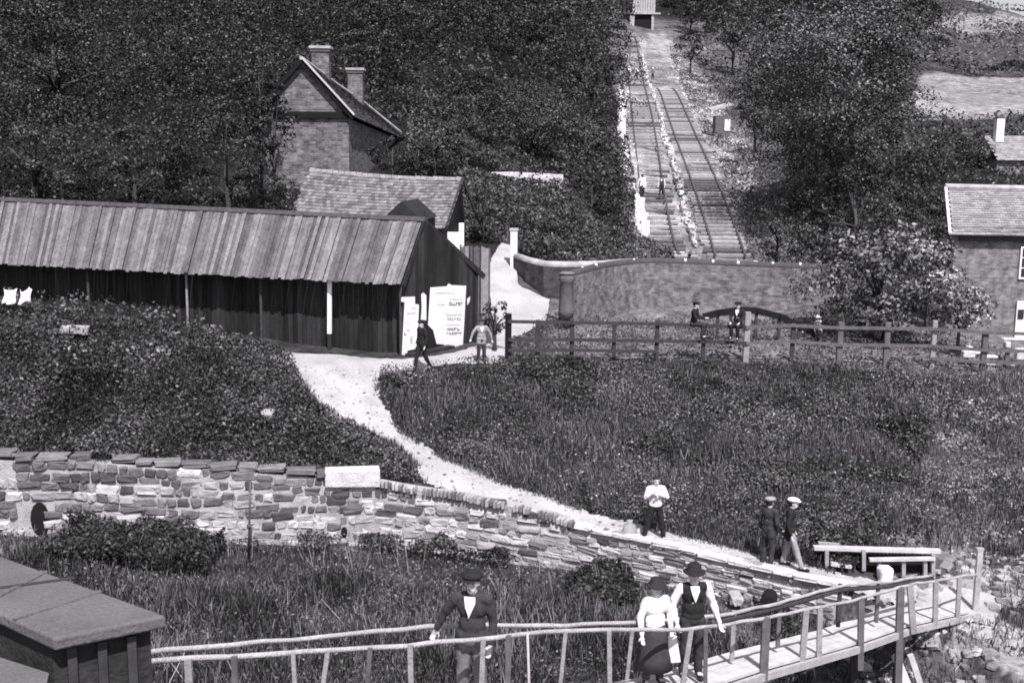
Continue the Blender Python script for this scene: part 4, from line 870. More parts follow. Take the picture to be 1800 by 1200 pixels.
# ================================================================== VEGETATION
def rand_in(poly, density, rng=RNG):
    xs = [p[0] for p in poly]; ys_ = [p[1] for p in poly]; A = (max(xs)-min(xs))*(max(ys_)-min(ys_)); n_ = int(A*density)
    X = rng.uniform(min(xs), max(xs), n_); Y = rng.uniform(min(ys_), max(ys_), n_); k = inpoly(X, Y, poly); return X[k], Y[k]
def brush(name, poly, density, hmin, hmax, size, m_, scale=1.2, seed=1, spread=1.0, hfun=None, keep=None, label=None, path_gap=True, up=.55):
    X, Y = rand_in(poly, density)
    if path_gap: k = ~on_path(X, Y); X, Y = X[k], Y[k]
    nz = .5+.5*vnoise(X, Y, scale, seed) + .25*vnoise(X, Y, scale*.4, seed+1); nz = np.clip(nz, 0, 1.2)
    H = hmin + (hmax-hmin)*nz
    if hfun is not None: H = H*hfun(X, Y)
    if keep is not None: k = keep(X, Y, nz); X, Y, H = X[k], Y[k], H[k]
    z = ground(X, Y); t = RNG.uniform(.35, 1.0, len(X))**.6
    P = np.stack([X, Y, z + H*t], 1)
    e = .12; gx = (.5+.5*vnoise(X+e, Y, scale, seed) - (.5+.5*vnoise(X-e, Y, scale, seed)))*(hmax-hmin)/(2*e); gy = (vnoise(X, Y+e, scale, seed)-vnoise(X, Y-e, scale, seed))*.5*(hmax-hmin)/(2*e)
    nr = np.stack([-gx, -gy-.25, np.full(len(X), up)], 1); nr /= np.linalg.norm(nr, axis=1, keepdims=True)
    o = npmesh(name, leaf_verts(P, size, nr, spread), 4, m_); return tag(o, label, None, None, 'stuff')
def xy(L_): return [(p[0], p[1]) for p in L_]
def blades(name, poly, density, h0, h1, wd, m_, seed=1, keep=None, lean=.25):
    X, Y = rand_in(poly, density); k = ~on_path(X, Y); X, Y = X[k], Y[k]
    nz = np.clip(.5+.6*vnoise(X, Y, 1.5, seed), 0, 1)
    if keep is not None: k = keep(X, Y, nz); X, Y, nz = X[k], Y[k], nz[k]
    z = ground(X, Y); N = len(X); H = (h0+(h1-h0)*nz)*RNG.uniform(.5, 1.15, N); an = RNG.uniform(0, 2*PI, N); w2 = wd*RNG.uniform(.5,1.2,N)/2
    B = np.stack([X, Y, z-.03], 1); dx = np.stack([np.cos(an)*w2, np.sin(an)*w2, np.zeros(N)], 1); T = B + np.stack([RNG.normal(0, lean, N)*H, RNG.normal(0, lean, N)*H, H], 1)
    V = np.stack([B-dx, B+dx, T+dx*.5, T-dx*.5], 1).reshape(-1, 3); return tag(npmesh(name, V, 4, m_), None, None, None, 'stuff')
# brush on the slope right of the path
slope = gpoly([(890,648),(1300,640),(1900,668)], d0=31) + gpoly([(1900,1000),(1700,962),(1480,1012),(1330,980),(1120,928),(950,876),(800,812),(705,756),(670,704),(668,660),(760,650)], d0=25)
def slopekeep(X, Y, nz): return RNG.uniform(0, 1, len(X)) < np.where(inpoly(X, Y, SLOPEP), .30, 1.0)*np.clip(.75+1.0*vnoise(X, Y, 2.6, 61), .12, 1)
brush('slope_brush', xy(slope), 700, .06, .50, .080, 'leaf_brush', 1.3, 2, keep=slopekeep)
brush('slope_brambles', xy(slope), 700, .1, .6, .10, 'leaf_bush', 1.9, 62, keep=lambda X, Y, nz: (vnoise(X, Y, 2.1, 63) > .5) & ~inpoly(X, Y, SLOPEP))
brush('slope_flowers', xy(slope), 12, .3, .7, .07, 'leaf_dry', 1.9, 64)
blades('slope_grass', xy(slope), 260, .15, .55, .028, 'grass_blade', 6)
brush('pale_weeds', xy(SLOPEP), 130, .05, .35, .11, 'leaf_dry', .9, 3, keep=lambda X, Y, nz: nz > .45)
# thicket on the bank left of the path
bank = [(-26,29.9)] + xy(gpoly([(-150,806),(0,822),(300,828),(560,842),(670,852),(745,850),(700,795),(610,752),(548,708),(520,668),(480,640)], d0=29.6)) + [(-8.6,37.6),(-12,38.2),(-26,39.5)]
def bankh(X, Y): return np.clip((Y-29.2)/3.0, .35, 1.0)*np.clip(1.1-(X+9)*.12, .45, 1.2)
brush('bank_thicket', xy(bank), 900, .35, .95, .095, 'leaf_bush', 1.5, 5, hfun=bankh, spread=1.1)
brush('bank_sprays', xy(bank), 60, .5, 1.15, .13, 'leaf_brush', .7, 15, hfun=bankh, keep=lambda X, Y, nz: nz > .6)
# lower meadow
mead = [(-20,15),(-20,29)] + [(x, float(Yw(x))-.25) for x in np.linspace(-18, 7.5, 40)] + [(9,23),(9.5,19),(8,15)]
blades('meadow_grass', mead, 480, .12, .62, .030, 'grass_blade', 4, keep=lambda X, Y, nz: ((X < 6) | (nz > .3)) & ((Y < Yw(X)-2.6) | (X < -9)), lean=.33)
blades('short_grass', mead, 300, .05, .26, .028, 'grass_blade', 7, keep=lambda X, Y, nz: (Y > Yw(X)-3.0))
blades('dry_stalks', mead, 10, .5, 1.0, .022, 'leaf_dry', 8, keep=lambda X, Y, nz: nz > .4)
PE = [(p.x, p.y) for p in near_edge]; FE = [(p.x, p.y) for p in far_edge]
brush('meadow_weeds', mead, 60, .1, .45, .08, 'leaf_brush', 1.1, 9)
for nm, pl_, h in (('nettle_patch', [(105,930),(160,905),(230,900),(300,930),(370,975),(380,1010),(240,1020),(110,985)], 1.05), ('nettle_patch', [(1015,985),(1060,965),(1115,968),(1125,1010),(1040,1030),(1000,1015)], .6), ('nettle_patch', [(1370,1050),(1440,1040),(1450,1060),(1375,1068)], .5)):
    P_ = []
    for a, b in pl_: q = at(a, b, float(Yw(at(a, b, 28).x))-.5 - (b-900)*.012); P_.append((q.x, q.y))
    P_ = [(x, y) for x, y in P_]
    cx_ = sum(p[0] for p in P_)/len(P_); x0 = min(p[0] for p in P_); x1 = max(p[0] for p in P_); yy_ = float(Yw(cx_))
    rect = [(x0, yy_-2.4), (x1, yy_-2.4), (x1, yy_-.2), (x0, yy_-.2)]
    brush(nm, rect, 700, .4*h, h, .11, 'leaf_dark', .8, 12)
# low growth behind the fence and on the basin bank
flat_ = xy(gpoly([(965,560),(1000,556),(1420,556),(1700,600),(1900,640),(1900,664),(1300,636),(900,640),(896,600)], d0=36))
brush('fence_growth', flat_, 70, .03, .35, .12, 'leaf_brush', 1.6, 7)
basin = [(1.9,53),(4,52),(7.5,52.5),(8.5,60),(9.6,76),(3,74),(0.5,66),(-1,60),(0.2,54)]
brush('basin_right_brush', [(15,52),(22,52),(26,58),(27,72),(18.5,77),(16.5,62)], 120, .1, .7, .17, 'leaf_brush', 2.2, 18)
brush('basin_bank_brush', basin, 150, .2, 1.2, .17, 'leaf_bush', 2.2, 17)
# hillside between barn and track
hillp = [(-1.5,75),(1.5,75),(3.5,75),(8.3,78),(9.8,92),(10.5,108),(7,120),(-4,112),(-8,90),(-6,62)]
brush('hillside_brush', hillp, 75, .3, 2.0, .24, 'leaf_wood', 3.0, 19)
# beside the tracks
INX = [(p.x, p.y) for p in INCL]
def off_track(X, Y, nz): return (np.abs(X-(11.1+(Y-79)*.08)-1.2) > 1.4+2.6) & (nz > .35) & (Y < 190)
brush('trackside_weeds', INX, 26, .1, .8, .26, 'leaf_dry', 2.5, 23, keep=off_track)
brush('trackside_brush', INX, 22, .1, 1.0, .28, 'leaf_brush', 4, 24, keep=lambda X, Y, nz: off_track(X, Y, nz) & (nz > .55))
rs = xy(gpoly([(1290,400),(1335,462),(1420,480),(1660,470),(1660,400),(1500,330),(1340,290)], d0=58))
brush('right_slope_brush', rs, 60, .2, 1.3, .21, 'leaf_brush', 2.4, 25)
cop = xy(gpoly([(1585,132),(1590,85),(1640,66),(1800,58),(2000,62),(2000,140),(1800,137)], d0=120))
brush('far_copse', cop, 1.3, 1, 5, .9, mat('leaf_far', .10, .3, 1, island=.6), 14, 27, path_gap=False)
hedge = xy(gpoly([(1600,122),(1800,133),(1900,137),(1900,141),(1800,138),(1600,128)], d0=120))
brush('field_hedge', hedge, 6, 1, 3, .7, 'leaf_dark', 6, 28, path_gap=False)
hedge = xy(gpoly([(1600,22),(1800,38),(1900,46),(1900,28),(1800,31),(1600,8)], d0=200))
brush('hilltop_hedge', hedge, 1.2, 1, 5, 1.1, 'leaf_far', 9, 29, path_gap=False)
# ---- trees
def crown_points(c, rx, ry, rz, ncl, n_, rng, low=1.0):
    "leaves over the skins of many clumps filling an uneven crown"
    u = rng.normal(size=(ncl, 3)); u /= np.linalg.norm(u, axis=1, keepdims=True); r = rng.uniform(.45, 1.0, ncl)**.6
    u[:, 2] = np.where(u[:, 2] < -.5, u[:, 2]*low, u[:, 2])
    C = u*r[:, None]*np.array([rx, ry, rz])*rng.uniform(.8, 1.08, (ncl, 1)); cr = rng.uniform(.15, .33, ncl)*min(rx, rz)
    idx = rng.integers(0, ncl, n_); d = rng.normal(size=(n_, 3)); d /= np.linalg.norm(d, axis=1, keepdims=True); d[:, 2] = np.abs(d[:, 2])*np.where(rng.uniform(0,1,n_) < .8, 1, -1)
    rad = cr[idx]*rng.uniform(.6, 1.1, n_); P = C[idx] + d*rad[:, None]*np.array([1.15, 1.15, .8])
    out = u[idx]*.5 + d; out[:, 2] += .3; out /= np.linalg.norm(out, axis=1, keepdims=True)
    return P + np.array(c), out, C, cr
def tree(name, label, cat, px, py, rpx, rpy, d, m_='leaf_tree', lpx=5.2, dens=1.0, group=None, ncl=None, base=None):
    rng = np.random.default_rng(int(px*7+py)); c = at(px, py, d); rx = rpx*d/F; rz = rpy*d/F; ry = rx*.9; c.y += 0
    gzv = gz(c.x, c.y) if base is None else base
    T = thing(name, label, cat, (c.x, c.y, gzv), group)
    size = lpx*d/F; n_ = int(PI*rpx*rpy/(lpx*lpx*.28)*1.25*dens); ncl = ncl or max(26, int(rpx*rpy/260)); ncl = min(ncl, 110)
    if m_ == 'leaf_pale': ncl = 110
    cl = (0, 0, c.z-gzv); P, N_, C, cr = crown_points(cl, rx, ry, rz, ncl, n_, rng)
    npmesh('crown', leaf_verts(P, size, N_, .7, rng=rng), 4, m_, T)
    h = cl[2]; g = MB(); tr = max(.07, rx*.05); random.seed(int(px)); 
    pts = [Vector((0,0,-.3)), Vector((random.uniform(-.1,.1)*rx*.3,0,h*.35)), Vector((random.uniform(-.1,.1)*rx,0,h*.75)), Vector((0,0,h+rz*.4))]
    g.tube(pts, [tr*1.5, tr, tr*.75, tr*.25], 8, .08)
    for k in range(min(9, ncl)):
        t_ = Vector(C[k])+Vector((0,0,h)); s_ = pts[1].lerp(pts[2], random.uniform(.1, 1)); mid = s_.lerp(t_, .5)+Vector((0,0,rz*.08)); g.tube([s_, mid, t_], [tr*.5, tr*.32, tr*.1], 6)
    obj('trunk', g, 'bark', T, True, local=True); return T
TL = [
 ('tree','tall broad dark tree at right of the tracks, tallest on that side','tree',1450,165,160,185,82,'leaf_tree'),
 ('tree','round tree behind the tall broad tree, next to the pale fields','tree',1560,110,46,85,100,'leaf_wood'),
 ('tree','dark spreading tree below the pale field, left of the far cottage','tree',1570,290,105,90,86,'leaf_wood'),
 ('tree','dusky tree just left of the far cottage chimney','tree',1695,290,75,75,92,'leaf_wood'),
 ('tree','dark tree standing left of the brick house roof','tree',1610,395,75,70,66,'leaf_wood'),
 ('tree','dark tree low on the slope under the tall broad tree','tree',1500,370,95,65,72,'leaf_wood'),
 ('bush','dark rounded bush at the right foot of the tracks','bush',1368,405,52,48,63,'leaf_bush'),
 ('bush','mottled bush above the right end of the basin wall','bush',1455,420,52,40,60,'leaf_brush'),
 ('tree','tree in front of the slope hut, dark and leaning over it','tree',1330,190,42,60,108,'leaf_wood'),
 ('tree','small tree beside the top of the tracks','tree',1215,78,28,34,172,'leaf_wood'),
 ('tree','tree right of the winding house at the hill top','tree',1215,18,36,34,216,'leaf_wood'),
 ('tree','tree near the hill top above the slope hut','tree',1290,40,60,50,180,'leaf_wood'),
 ('tree','large dark tree towards the top left corner','tree',95,130,150,120,74,'leaf_wood'),
 ('tree','round pale-flecked tree in the wood above the shed','tree',290,115,105,90,80,'leaf_wood_grey'),
 ('tree','big dark tree behind the left end of the shed roof','tree',60,285,130,85,56,'leaf_wood'),
 ('tree','dense dark tree behind the middle of the shed roof','tree',235,290,95,80,55,'leaf_wood'),
 ('tree','dark tree between the shed ridge and the gabled house','tree',400,270,95,95,55,'leaf_wood'),
 ('tree','tree brushing the left side of the gabled house','tree',455,160,52,75,58,'leaf_wood'),
 ('bush','dark bush at the left end of the barn roof','bush',500,345,38,42,48.4,'leaf_wood'),
 ('tree','dark tree hugging the right wall of the gabled house','tree',690,275,52,38,60,'leaf_wood'),
 ('tree','dark tree hiding the back end of the gabled house roof','tree',765,245,60,62,66,'leaf_wood'),
 ('tree','tree above the gabled house chimneys','tree',655,75,75,60,100,'leaf_wood'),
 ('tree','tree up the bank left of the pale bank wall','tree',830,200,70,70,84,'leaf_wood'),
 ('tree','tree directly above the pale bank wall','tree',935,225,70,62,88,'leaf_wood'),
 ('tree','dark tree beside the lower left edge of the tracks','tree',1040,350,48,52,80,'leaf_wood'),
 ('tree','tree overhanging the left side of the tracks, halfway up','tree',1030,240,58,62,98,'leaf_wood'),
 ('tree','tree left of the people at the upper end of the tracks','tree',1030,120,58,58,140,'leaf_wood'),
 ('tree','tree left of the winding house','tree',1055,40,45,45,190,'leaf_wood'),
 ('bush','dark bush between the lane and the shed end','bush',870,560,27,38,39.8,'leaf_bush'),
 ('bush','small bush at the fork of the path below the shed','bush',686,672,24,20,36,'leaf_bush'),
 ('bush','leafy bush right of the barn above the lane','bush',850,375,42,48,56,'leaf_wood'),
 ('bush','brown bush behind the dark curved wall','bush',960,400,48,42,60,'leaf_bush'),
 ('bush','dark bush at the left foot of the tracks','bush',1085,415,32,35,70,'leaf_wood'),
 ('tree','pale leafed spreading tree in front of the brick house','tree',1558,498,150,102,44.5,'leaf_pale'),
 ('tree','dark ivy clad tree on the left gable corner of the house','tree',478,215,45,60,56.5,'leaf_wood'),
 ('tree','smaller pale leafed tree crossing the brick house wall','tree',1690,540,60,42,43,'leaf_pale'),
 ('bush','low pale bush behind the fence under the spreading tree','bush',1480,560,55,32,42.6,'leaf_tree'),
]
for T_ in TL:
    nm, lab, cat, px, py, rx_, ry_, d, m_ = T_
    tree(nm, lab, cat, px, py, rx_, ry_, d, m_, lpx=8 if m_ == 'leaf_pale' else (6 if d < 60 else 4.9), dens=3.0 if m_ == 'leaf_pale' else (2.4 if px == 1450 else 1.4))
def undergrowth(name, test, N, y0, y1, seed, lpx, hmax, m_):
    rg = np.random.default_rng(seed); Y = np.exp(rg.uniform(math.log(y0), math.log(y1), N)); X = rg.uniform(-.6, .52, N)*Y; k = test(X, Y); X, Y = X[k], Y[k]
    z = ground(X, Y); H = hmax*(.4+.6*np.clip(.5+.6*vnoise(X, Y, 4, seed), 0, 1.2))*np.clip(Y/100, .5, 1.6); P = np.stack([X, Y, z+H*rg.uniform(.3, 1, len(X))], 1)
    return tag(npmesh(name, leaf_verts(P, lpx*Y/F, np.tile(np.array([0,-.5,.6]), (len(X),1)), 1.0, rng=rg), 4, m_), None, None, None, 'stuff')
xi = lambda Y: 10 + (Y-78)*.075
undergrowth('wood_undergrowth', lambda X, Y: (X < xi(Y)-3.2) & ~((X > -15.5) & (X < -4) & (Y < 82) & (Y > 58)) & ~((X > -13) & (X < 1) & (Y < 56)) & ~((X > -4) & (X < 5.5) & (Y < 74)), 330000, 50, 320, 5, 6.5, 2.2, 'leaf_dark')  # dark leaf colour stands in for deep shade between the crowns
undergrowth('right_undergrowth', lambda X, Y: (X > xi(Y)+8+Y*.03) & ((X/Y < .345) | (Y < 142)) & ((Y > 215) | (X/Y > .21)) & ~inpoly(X, Y, INX), 170000, 62, 340, 6, 6.5, 2.0, 'leaf_wood')
undergrowth('bankside_scrub', lambda X, Y: (X > xi(Y)+6+Y*.02) & (X/Y <= .215) & (Y < 225) & ~inpoly(X, Y, INX), 90000, 62, 225, 8, 6, .9, 'leaf_brush')
undergrowth('wall_foot_brush', lambda X, Y: (X > -4) & (X < 5.5) & (Y > 56) & (Y < 72), 150000, 56, 72, 9, 6, .7, 'leaf_bush')
# ---- the wood: far-off mass of crowns
def wood(name, test, y0, y1, step, seed, m_='leaf_wood', hh=(5, 9)):
    rng = np.random.default_rng(seed); PP = []; NN = []; SZ = []; tr = MB(); y = y0
    while y < y1:
        st_ = step*(1+(y-y0)/140); x = -.62*y-14
        while x < .5*y+10:
            X = x+rng.uniform(-.4,.4)*st_; Y = y+rng.uniform(-.4,.4)*st_
            if test(X, Y):
                R_ = st_*rng.uniform(.45,.85); H_ = rng.uniform(*hh)*rng.uniform(.8,1.25); size = 4.8*Y/F; n_ = int(1900*min(1.0, (100/Y)**.9)*(st_/5.5)**1); g0 = gz(X, Y)
                P, N_, C, cr = crown_points((X, Y, g0+H_-R_*.3), R_, R_, R_*rng.uniform(.8,1.1), 16, n_, rng); PP.append(P); NN.append(N_); SZ.append(np.full(len(P), size))
            x += st_
        y += st_*.9
    P = np.concatenate(PP); o = npmesh(name, leaf_verts(P, np.concatenate(SZ), np.concatenate(NN), .7), 4, m_); print(name, len(P), len(PP)); return tag(o, 'dense dark wood', None, None, 'stuff')
def left_wood(X, Y):
    if Y < 62 and X > -26: return False
    if X > 10 + (Y-78)*.075 - 3.0 - (Y > 140)*(Y-110)*.045: return False
    if -17 < X < -3.5 and Y < 86: return False
    if X >= -3.5 and Y < 112 : return False
    return X > -.6*Y-12
wood('woodland', left_wood, 54, 300, 5.6, 3)
def right_wood(X, Y):
    s = X/Y
    if Y > 225: return .07+20/Y < s < .345 or X > 11+(Y-78)*.075+9 and s < .345
    return s > .215 and s < .312 and Y > 118
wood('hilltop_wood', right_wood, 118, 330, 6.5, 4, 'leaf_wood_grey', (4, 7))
# rubble on the shore
def rubble(name, poly, n_, s0, s1, m_, seed=1, ok=None):
    RR = random.Random(seed); rg = np.random.default_rng(seed); xs = [p[0] for p in poly]; ys_ = [p[1] for p in poly]; g = MB(); k = 0
    while k < n_:
        x = RR.uniform(min(xs), max(xs)); y = RR.uniform(min(ys_), max(ys_))
        if not inpoly(np.array([x]), np.array([y]), poly)[0]: continue
        if ok and not ok(x, y): continue
        s = RR.uniform(s0, s1)*RR.uniform(.5, 1); g.stone((x, y, gz(x, y)+s*.15), (s, s*RR.uniform(.6,1), s*RR.uniform(.4,.8)), Euler((RR.uniform(-.3,.3), RR.uniform(-.3,.3), RR.uniform(0,6.3))).to_matrix(), .22); k += 1
    return tag(obj(name, g, m_), None, None, None, 'stuff')
rubble('shore_rubble', [(8.5,16),(15,14),(16,26),(12.5,27.5),(8,24.5),(6.8,22)], 700, .08, .42, 'rubble', 2)
blades('shore_grass', [(8.5,16),(15,14),(18,26),(12.5,28.5),(8,24.5),(6.8,22)], 110, .1, .35, .03, 'grass_blade', 31, keep=lambda X, Y, nz: nz > .4)
rubble('path_rubble', xy(gpoly([(1560,1000),(1700,985),(1900,960),(1900,1060),(1700,1040),(1600,1030)], d0=23)), 90, .12, .4, 'rubble', 3)
rubble('track_rubble', INX, 900, .1, .55, 'pale_rubble', 4, lambda x, y: abs(x-(11.1+(y-79)*.08)-1.2) > 3.4 and y < 190)
rubble('slope_stones', xy(SLOPEP), 90, .08, .3, 'rubble', 6)

# ragged verges and grit on the path
def along(P, N, sd, rg):
    P = resample([Vector((p[0], p[1], 0)) for p in P], 300); i = rg.integers(0, 299, N); t = rg.uniform(0, 1, N); A_ = np.array([(p.x, p.y) for p in P]); q = A_[i]*(1-t[:, None]) + A_[i+1]*t[:, None]; return q + rg.normal(0, sd, (N, 2))
rg = np.random.default_rng(77)
for nm, P_, N_, h_ in (('verge_grass', FE, 5000, .15), ('verge_grass', PE[:7], 3000, .18)):
    q = along(P_, N_, .08, rg); k = vnoise(q[:,0], q[:,1], .8, 5) > -.25; q = q[k]; X, Y = q[:,0], q[:,1]; z = ground(X, Y)+.03; N1 = len(X); H = h_*rg.uniform(.3, 1.2, N1); an = rg.uniform(0, 2*PI, N1)
    B = np.stack([X, Y, z], 1); dx = np.stack([np.cos(an)*.014, np.sin(an)*.014, np.zeros(N1)], 1); T = B + np.stack([rg.normal(0,.35,N1)*H, rg.normal(0,.35,N1)*H, H], 1)
    tag(npmesh(nm, np.stack([B-dx, B+dx, T+dx*.4, T-dx*.4], 1).reshape(-1, 3), 4, 'grass_blade'), kind='stuff')
q = along(WL, 9000, .10, rg); q[:, 1] += .42; q = q[(q[:,0] > -18) & (q[:,0] < -4.0) & (vnoise(q[:,0], q[:,1], 1.1, 15) > -.1)]; X, Y = q[:,0], q[:,1]; z = ground(X, Y)+.03; N1 = len(X); H = rg.uniform(.1, .35, N1); an = rg.uniform(0, 2*PI, N1); B = np.stack([X, Y, z], 1); dx = np.stack([np.cos(an)*.016, np.sin(an)*.016, np.zeros(N1)], 1); T = B + np.stack([rg.normal(0,.3,N1)*H, -rg.uniform(0,1.2,N1)*H, H*rg.uniform(.1,1,N1)], 1)
tag(npmesh('wall_top_grass', np.stack([B-dx, B+dx, T+dx*.4, T-dx*.4], 1).reshape(-1, 3), 4, 'grass_blade'), kind='stuff')
foot = [(x, float(Yw(x))-.05) for x in np.linspace(-18, 7, 60)] + [(x, float(Yw(x))-.75) for x in np.linspace(7, -18, 60)]
brush('wall_foot_weeds', foot, 900, .08, .75, .085, 'leaf_bush', .9, 35, keep=lambda X, Y, nz: (nz > .42) & (X < 0))
RR = random.Random(12); g = MB(); GP = PATHPOLY; k = 0; xs = [p[0] for p in GP]; ys_ = [p[1] for p in GP]
while k < 260:
    x = RR.uniform(min(xs), max(xs)); y = RR.uniform(min(ys_), max(ys_))
    if inpoly(np.array([x]), np.array([y]), GP)[0]: s_ = RR.choice([.03,.04,.05,.06,.09]); g.stone((x, y, gz(x,y)+.055), (s_, s_*.8, s_*.6), Euler((0,0,RR.uniform(0,6))).to_matrix(), .25); k += 1
tag(obj('path_grit', g, mat('grit', .3, .3, 5, island=.6)), kind='stuff')

rubble('track_ballast', INX, 1800, .08, .26, 'stone', 41, lambda x, y: y < 150 or abs(x-(11.1+(y-79)*.08)-1.2) < 5)
# ================================================================== PEOPLE
def caps(g, a, ra, b, rb_, n=10):
    a = Vector(a); b = Vector(b); L_ = (b-a).length; t = (b-a).normalized() if L_ > 1e-6 else Vector((0,0,1)); q = t.to_track_quat('Z', 'Y').to_matrix(); pr = []
    for k in range(4): an = -PI/2 + PI/2*k/4; pr.append((max(1e-3, ra*math.cos(an)), ra*math.sin(an)))
    pr.append((ra, 0)); pr.append((rb_, L_))
    for k in range(1, 5): an = PI/2*k/4; pr.append((max(1e-3, rb_*math.cos(an)), L_+rb_*math.sin(an)))
    g.lathe(pr, a, n, mtx=q)
def ell(g, c, r, rot=None, n=14):
    pr = [(max(1e-3, math.cos(-PI/2+PI*k/10)), math.sin(-PI/2+PI*k/10)) for k in range(11)]; m = (rot or Matrix.Identity(3)) @ Matrix.Diagonal(Vector(r)); g.lathe(pr, c, n, mtx=m)
def fuse(name, g, vox, material, parent, folds=0):
    "one continuous skin over overlapping limbs"
    me = bpy.data.meshes.new(name); me.from_pydata(g.v, [], g.f); b = bmesh.new(); b.from_mesh(me); bmesh.ops.recalc_face_normals(b, faces=b.faces); b.to_mesh(me); b.free()
    o = bpy.data.objects.new(name+'_tmp', me); COL.objects.link(o); r = o.modifiers.new('r', 'REMESH'); r.mode = 'VOXEL'; r.voxel_size = vox; s = o.modifiers.new('s', 'SMOOTH'); s.iterations = 2; s.factor = .5
    dg_ = bpy.context.evaluated_depsgraph_get(); m2 = bpy.data.meshes.new_from_object(o.evaluated_get(dg_)); bpy.data.objects.remove(o); bpy.data.meshes.remove(me); m2.name = name
    if folds:
        n_ = len(m2.vertices); co_ = np.empty(n_*3); m2.vertices.foreach_get('co', co_); nn = np.empty(n_*3); m2.vertices.foreach_get('normal', nn); co_ = co_.reshape(-1,3); nn = nn.reshape(-1,3)
        f = vnoise(co_[:,0]*2+co_[:,1], co_[:,2]*1.0, .09, 4)+.6*vnoise(co_[:,1]*2, co_[:,2]+co_[:,0], .05, 6); co_ += nn*(f*folds)[:, None]; m2.vertices.foreach_set('co', co_.ravel()); m2.update()
    m2.materials.clear(); m2.materials.append(MATS[material]); m2.polygons.foreach_set('use_smooth', [True]*len(m2.polygons))
    q = bpy.data.objects.new(name, m2); COL.objects.link(q); q.parent = parent; return q
BASE = dict(pel=(0,0,.93), chest=(0,0,1.28), neck=(0,0,1.45), head=(0,-.02,1.585), shl=(-.18,0,1.40), shr=(.18,0,1.40), ell=(-.245,.03,1.12), elr=(.245,.03,1.12), wrl=(-.26,-.06,.87), wrr=(.26,-.06,.87),
  hil=(-.09,0,.90), hir=(.09,0,.90), knl=(-.105,-.02,.49), knr=(.105,-.02,.49), anl=(-.12,.02,.09), anr=(.12,.02,.09), fdl=(-.03,-1,0), fdr=(.03,-1,0))
def person(label, foot, rz, H, pose=None, top='cloth_dark', sleeves=None, legs='cloth_dark', hat=None, hatm='cloth_black', vest=None, coat=False, boots='cloth_black', vshirt=False, skirt=None, vox=.02, group=None, detail=0, braces=False, collar=False, hair=True):
    J = {k: Vector(v) for k, v in BASE.items()}
    for k, v in (pose or {}).items(): J[k] = Vector(v)
    T = thing('person', label, 'person', tuple(foot), group, rz); T.scale = (H/1.7,)*3
    g = MB(); hd = J['head']
    ell(g, hd+Vector((0,.01,.02)), (.078,.098,.105)); ell(g, hd+Vector((0,-.035,-.055)), (.052,.055,.06)); caps(g, hd+Vector((0,.02,-.05)), .052, J['neck']-Vector((0,0,.06)), .06)
    caps(g, hd+Vector((0,-.088,.02)), .012, hd+Vector((0,-.106,-.018)), .016, 6); ell(g, hd+Vector((0,-.078,.045)), (.05,.022,.014)); ell(g, hd+Vector((0,-.088,-.05)), (.026,.014,.010))
    for s in (-1, 1): ell(g, hd+Vector((s*.078,.015,0)), (.012,.022,.033))
    ell(g, J['chest'], (.14,.09,.18)); ell(g, J['pel']+Vector((0,0,.06)), (.135,.09,.15)); caps(g, J['chest'], .10, J['pel'], .10); caps(g, J['shl'], .05, J['shr'], .05); caps(g, J['neck'], .06, J['chest'], .08)
    for s, S_ in (('l', -1), ('r', 1)):
        sh_, e_, w_ = J['sh'+s], J['el'+s], J['wr'+s]; caps(g, sh_, .05, e_, .040); caps(g, e_, .040, w_, .027)
        caps(g, J['hi'+s], .085, J['kn'+s], .052); caps(g, J['kn'+s], .052, J['an'+s], .036); fd_ = J['fd'+s].normalized(); caps(g, J['an'+s], .036, J['an'+s]+fd_*.15-Vector((0,0,.045)), .03)
        t = (w_-e_).normalized(); side = t.cross(Vector((0,0,1))) if abs(t.z) < .9 else Vector((1,0,0)); side = (side - t*side.dot(t)).normalized(); nrm = t.cross(side).normalized()
        if nrm.y > 0: nrm = -nrm
        if detail:
            pc = w_+t*.045; ell(g, pc, (.038,.017,.05), Matrix((side, nrm, t)).transposed())
            for k, L_ in enumerate((.066,.078,.073,.056)):
                b0 = w_+t*.085+side*(k-1.5)*.0195; b1 = b0+t*L_*.5+nrm*.012; b2 = b1+t*L_*.32+nrm*.030; caps(g, b0, .0088, b1, .0082, 6); caps(g, b1, .0082, b2, .007, 6)
            b0 = w_+t*.03-side*.03*S_; b1 = b0+t*.035-side*.03*S_+nrm*.012; caps(g, b0, .012, b1, .010, 6); caps(g, b1, .010, b1+t*.03+nrm*.012, .008, 6)
        else:
            ell(g, w_+t*.06, (.036,.02,.062), Matrix((side, nrm, t)).transposed())
            for k in range(4): b0 = w_+t*.09+side*(k-1.5)*.02; caps(g, b0, .011, b0+t*.05+nrm*.02, .009, 6)
            b0 = w_+t*.03-side*.03*S_; caps(g, b0, .013, b0+t*.04-side*.02*S_, .010, 6)
    fuse('body', g, min(vox, .011) if detail else min(vox, .018), 'skin', T)
    if detail:
        g = MB()
        for s in (-1, 1): ell(g, hd+Vector((s*.03,-.084,.022)), (.012,.006,.007), n=8)
        ell(g, hd+Vector((0,-.099,-.05)), (.02,.006,.004), n=8); obj('eyes', g, 'ink', T, True, local=True)
    # clothes
    sm = sleeves or top; g = MB()
    for s in ('l', 'r'):
        w_ = J['wr'+s]; e_ = J['el'+s]; caps(g, J['sh'+s], .070, e_, .056); caps(g, e_, .056, w_.lerp(e_, .08), .040)
    if sm != top: fuse('sleeves', g, vox, sm, T, .008); g = MB()
    c_ = J['chest']; p_ = J['pel']
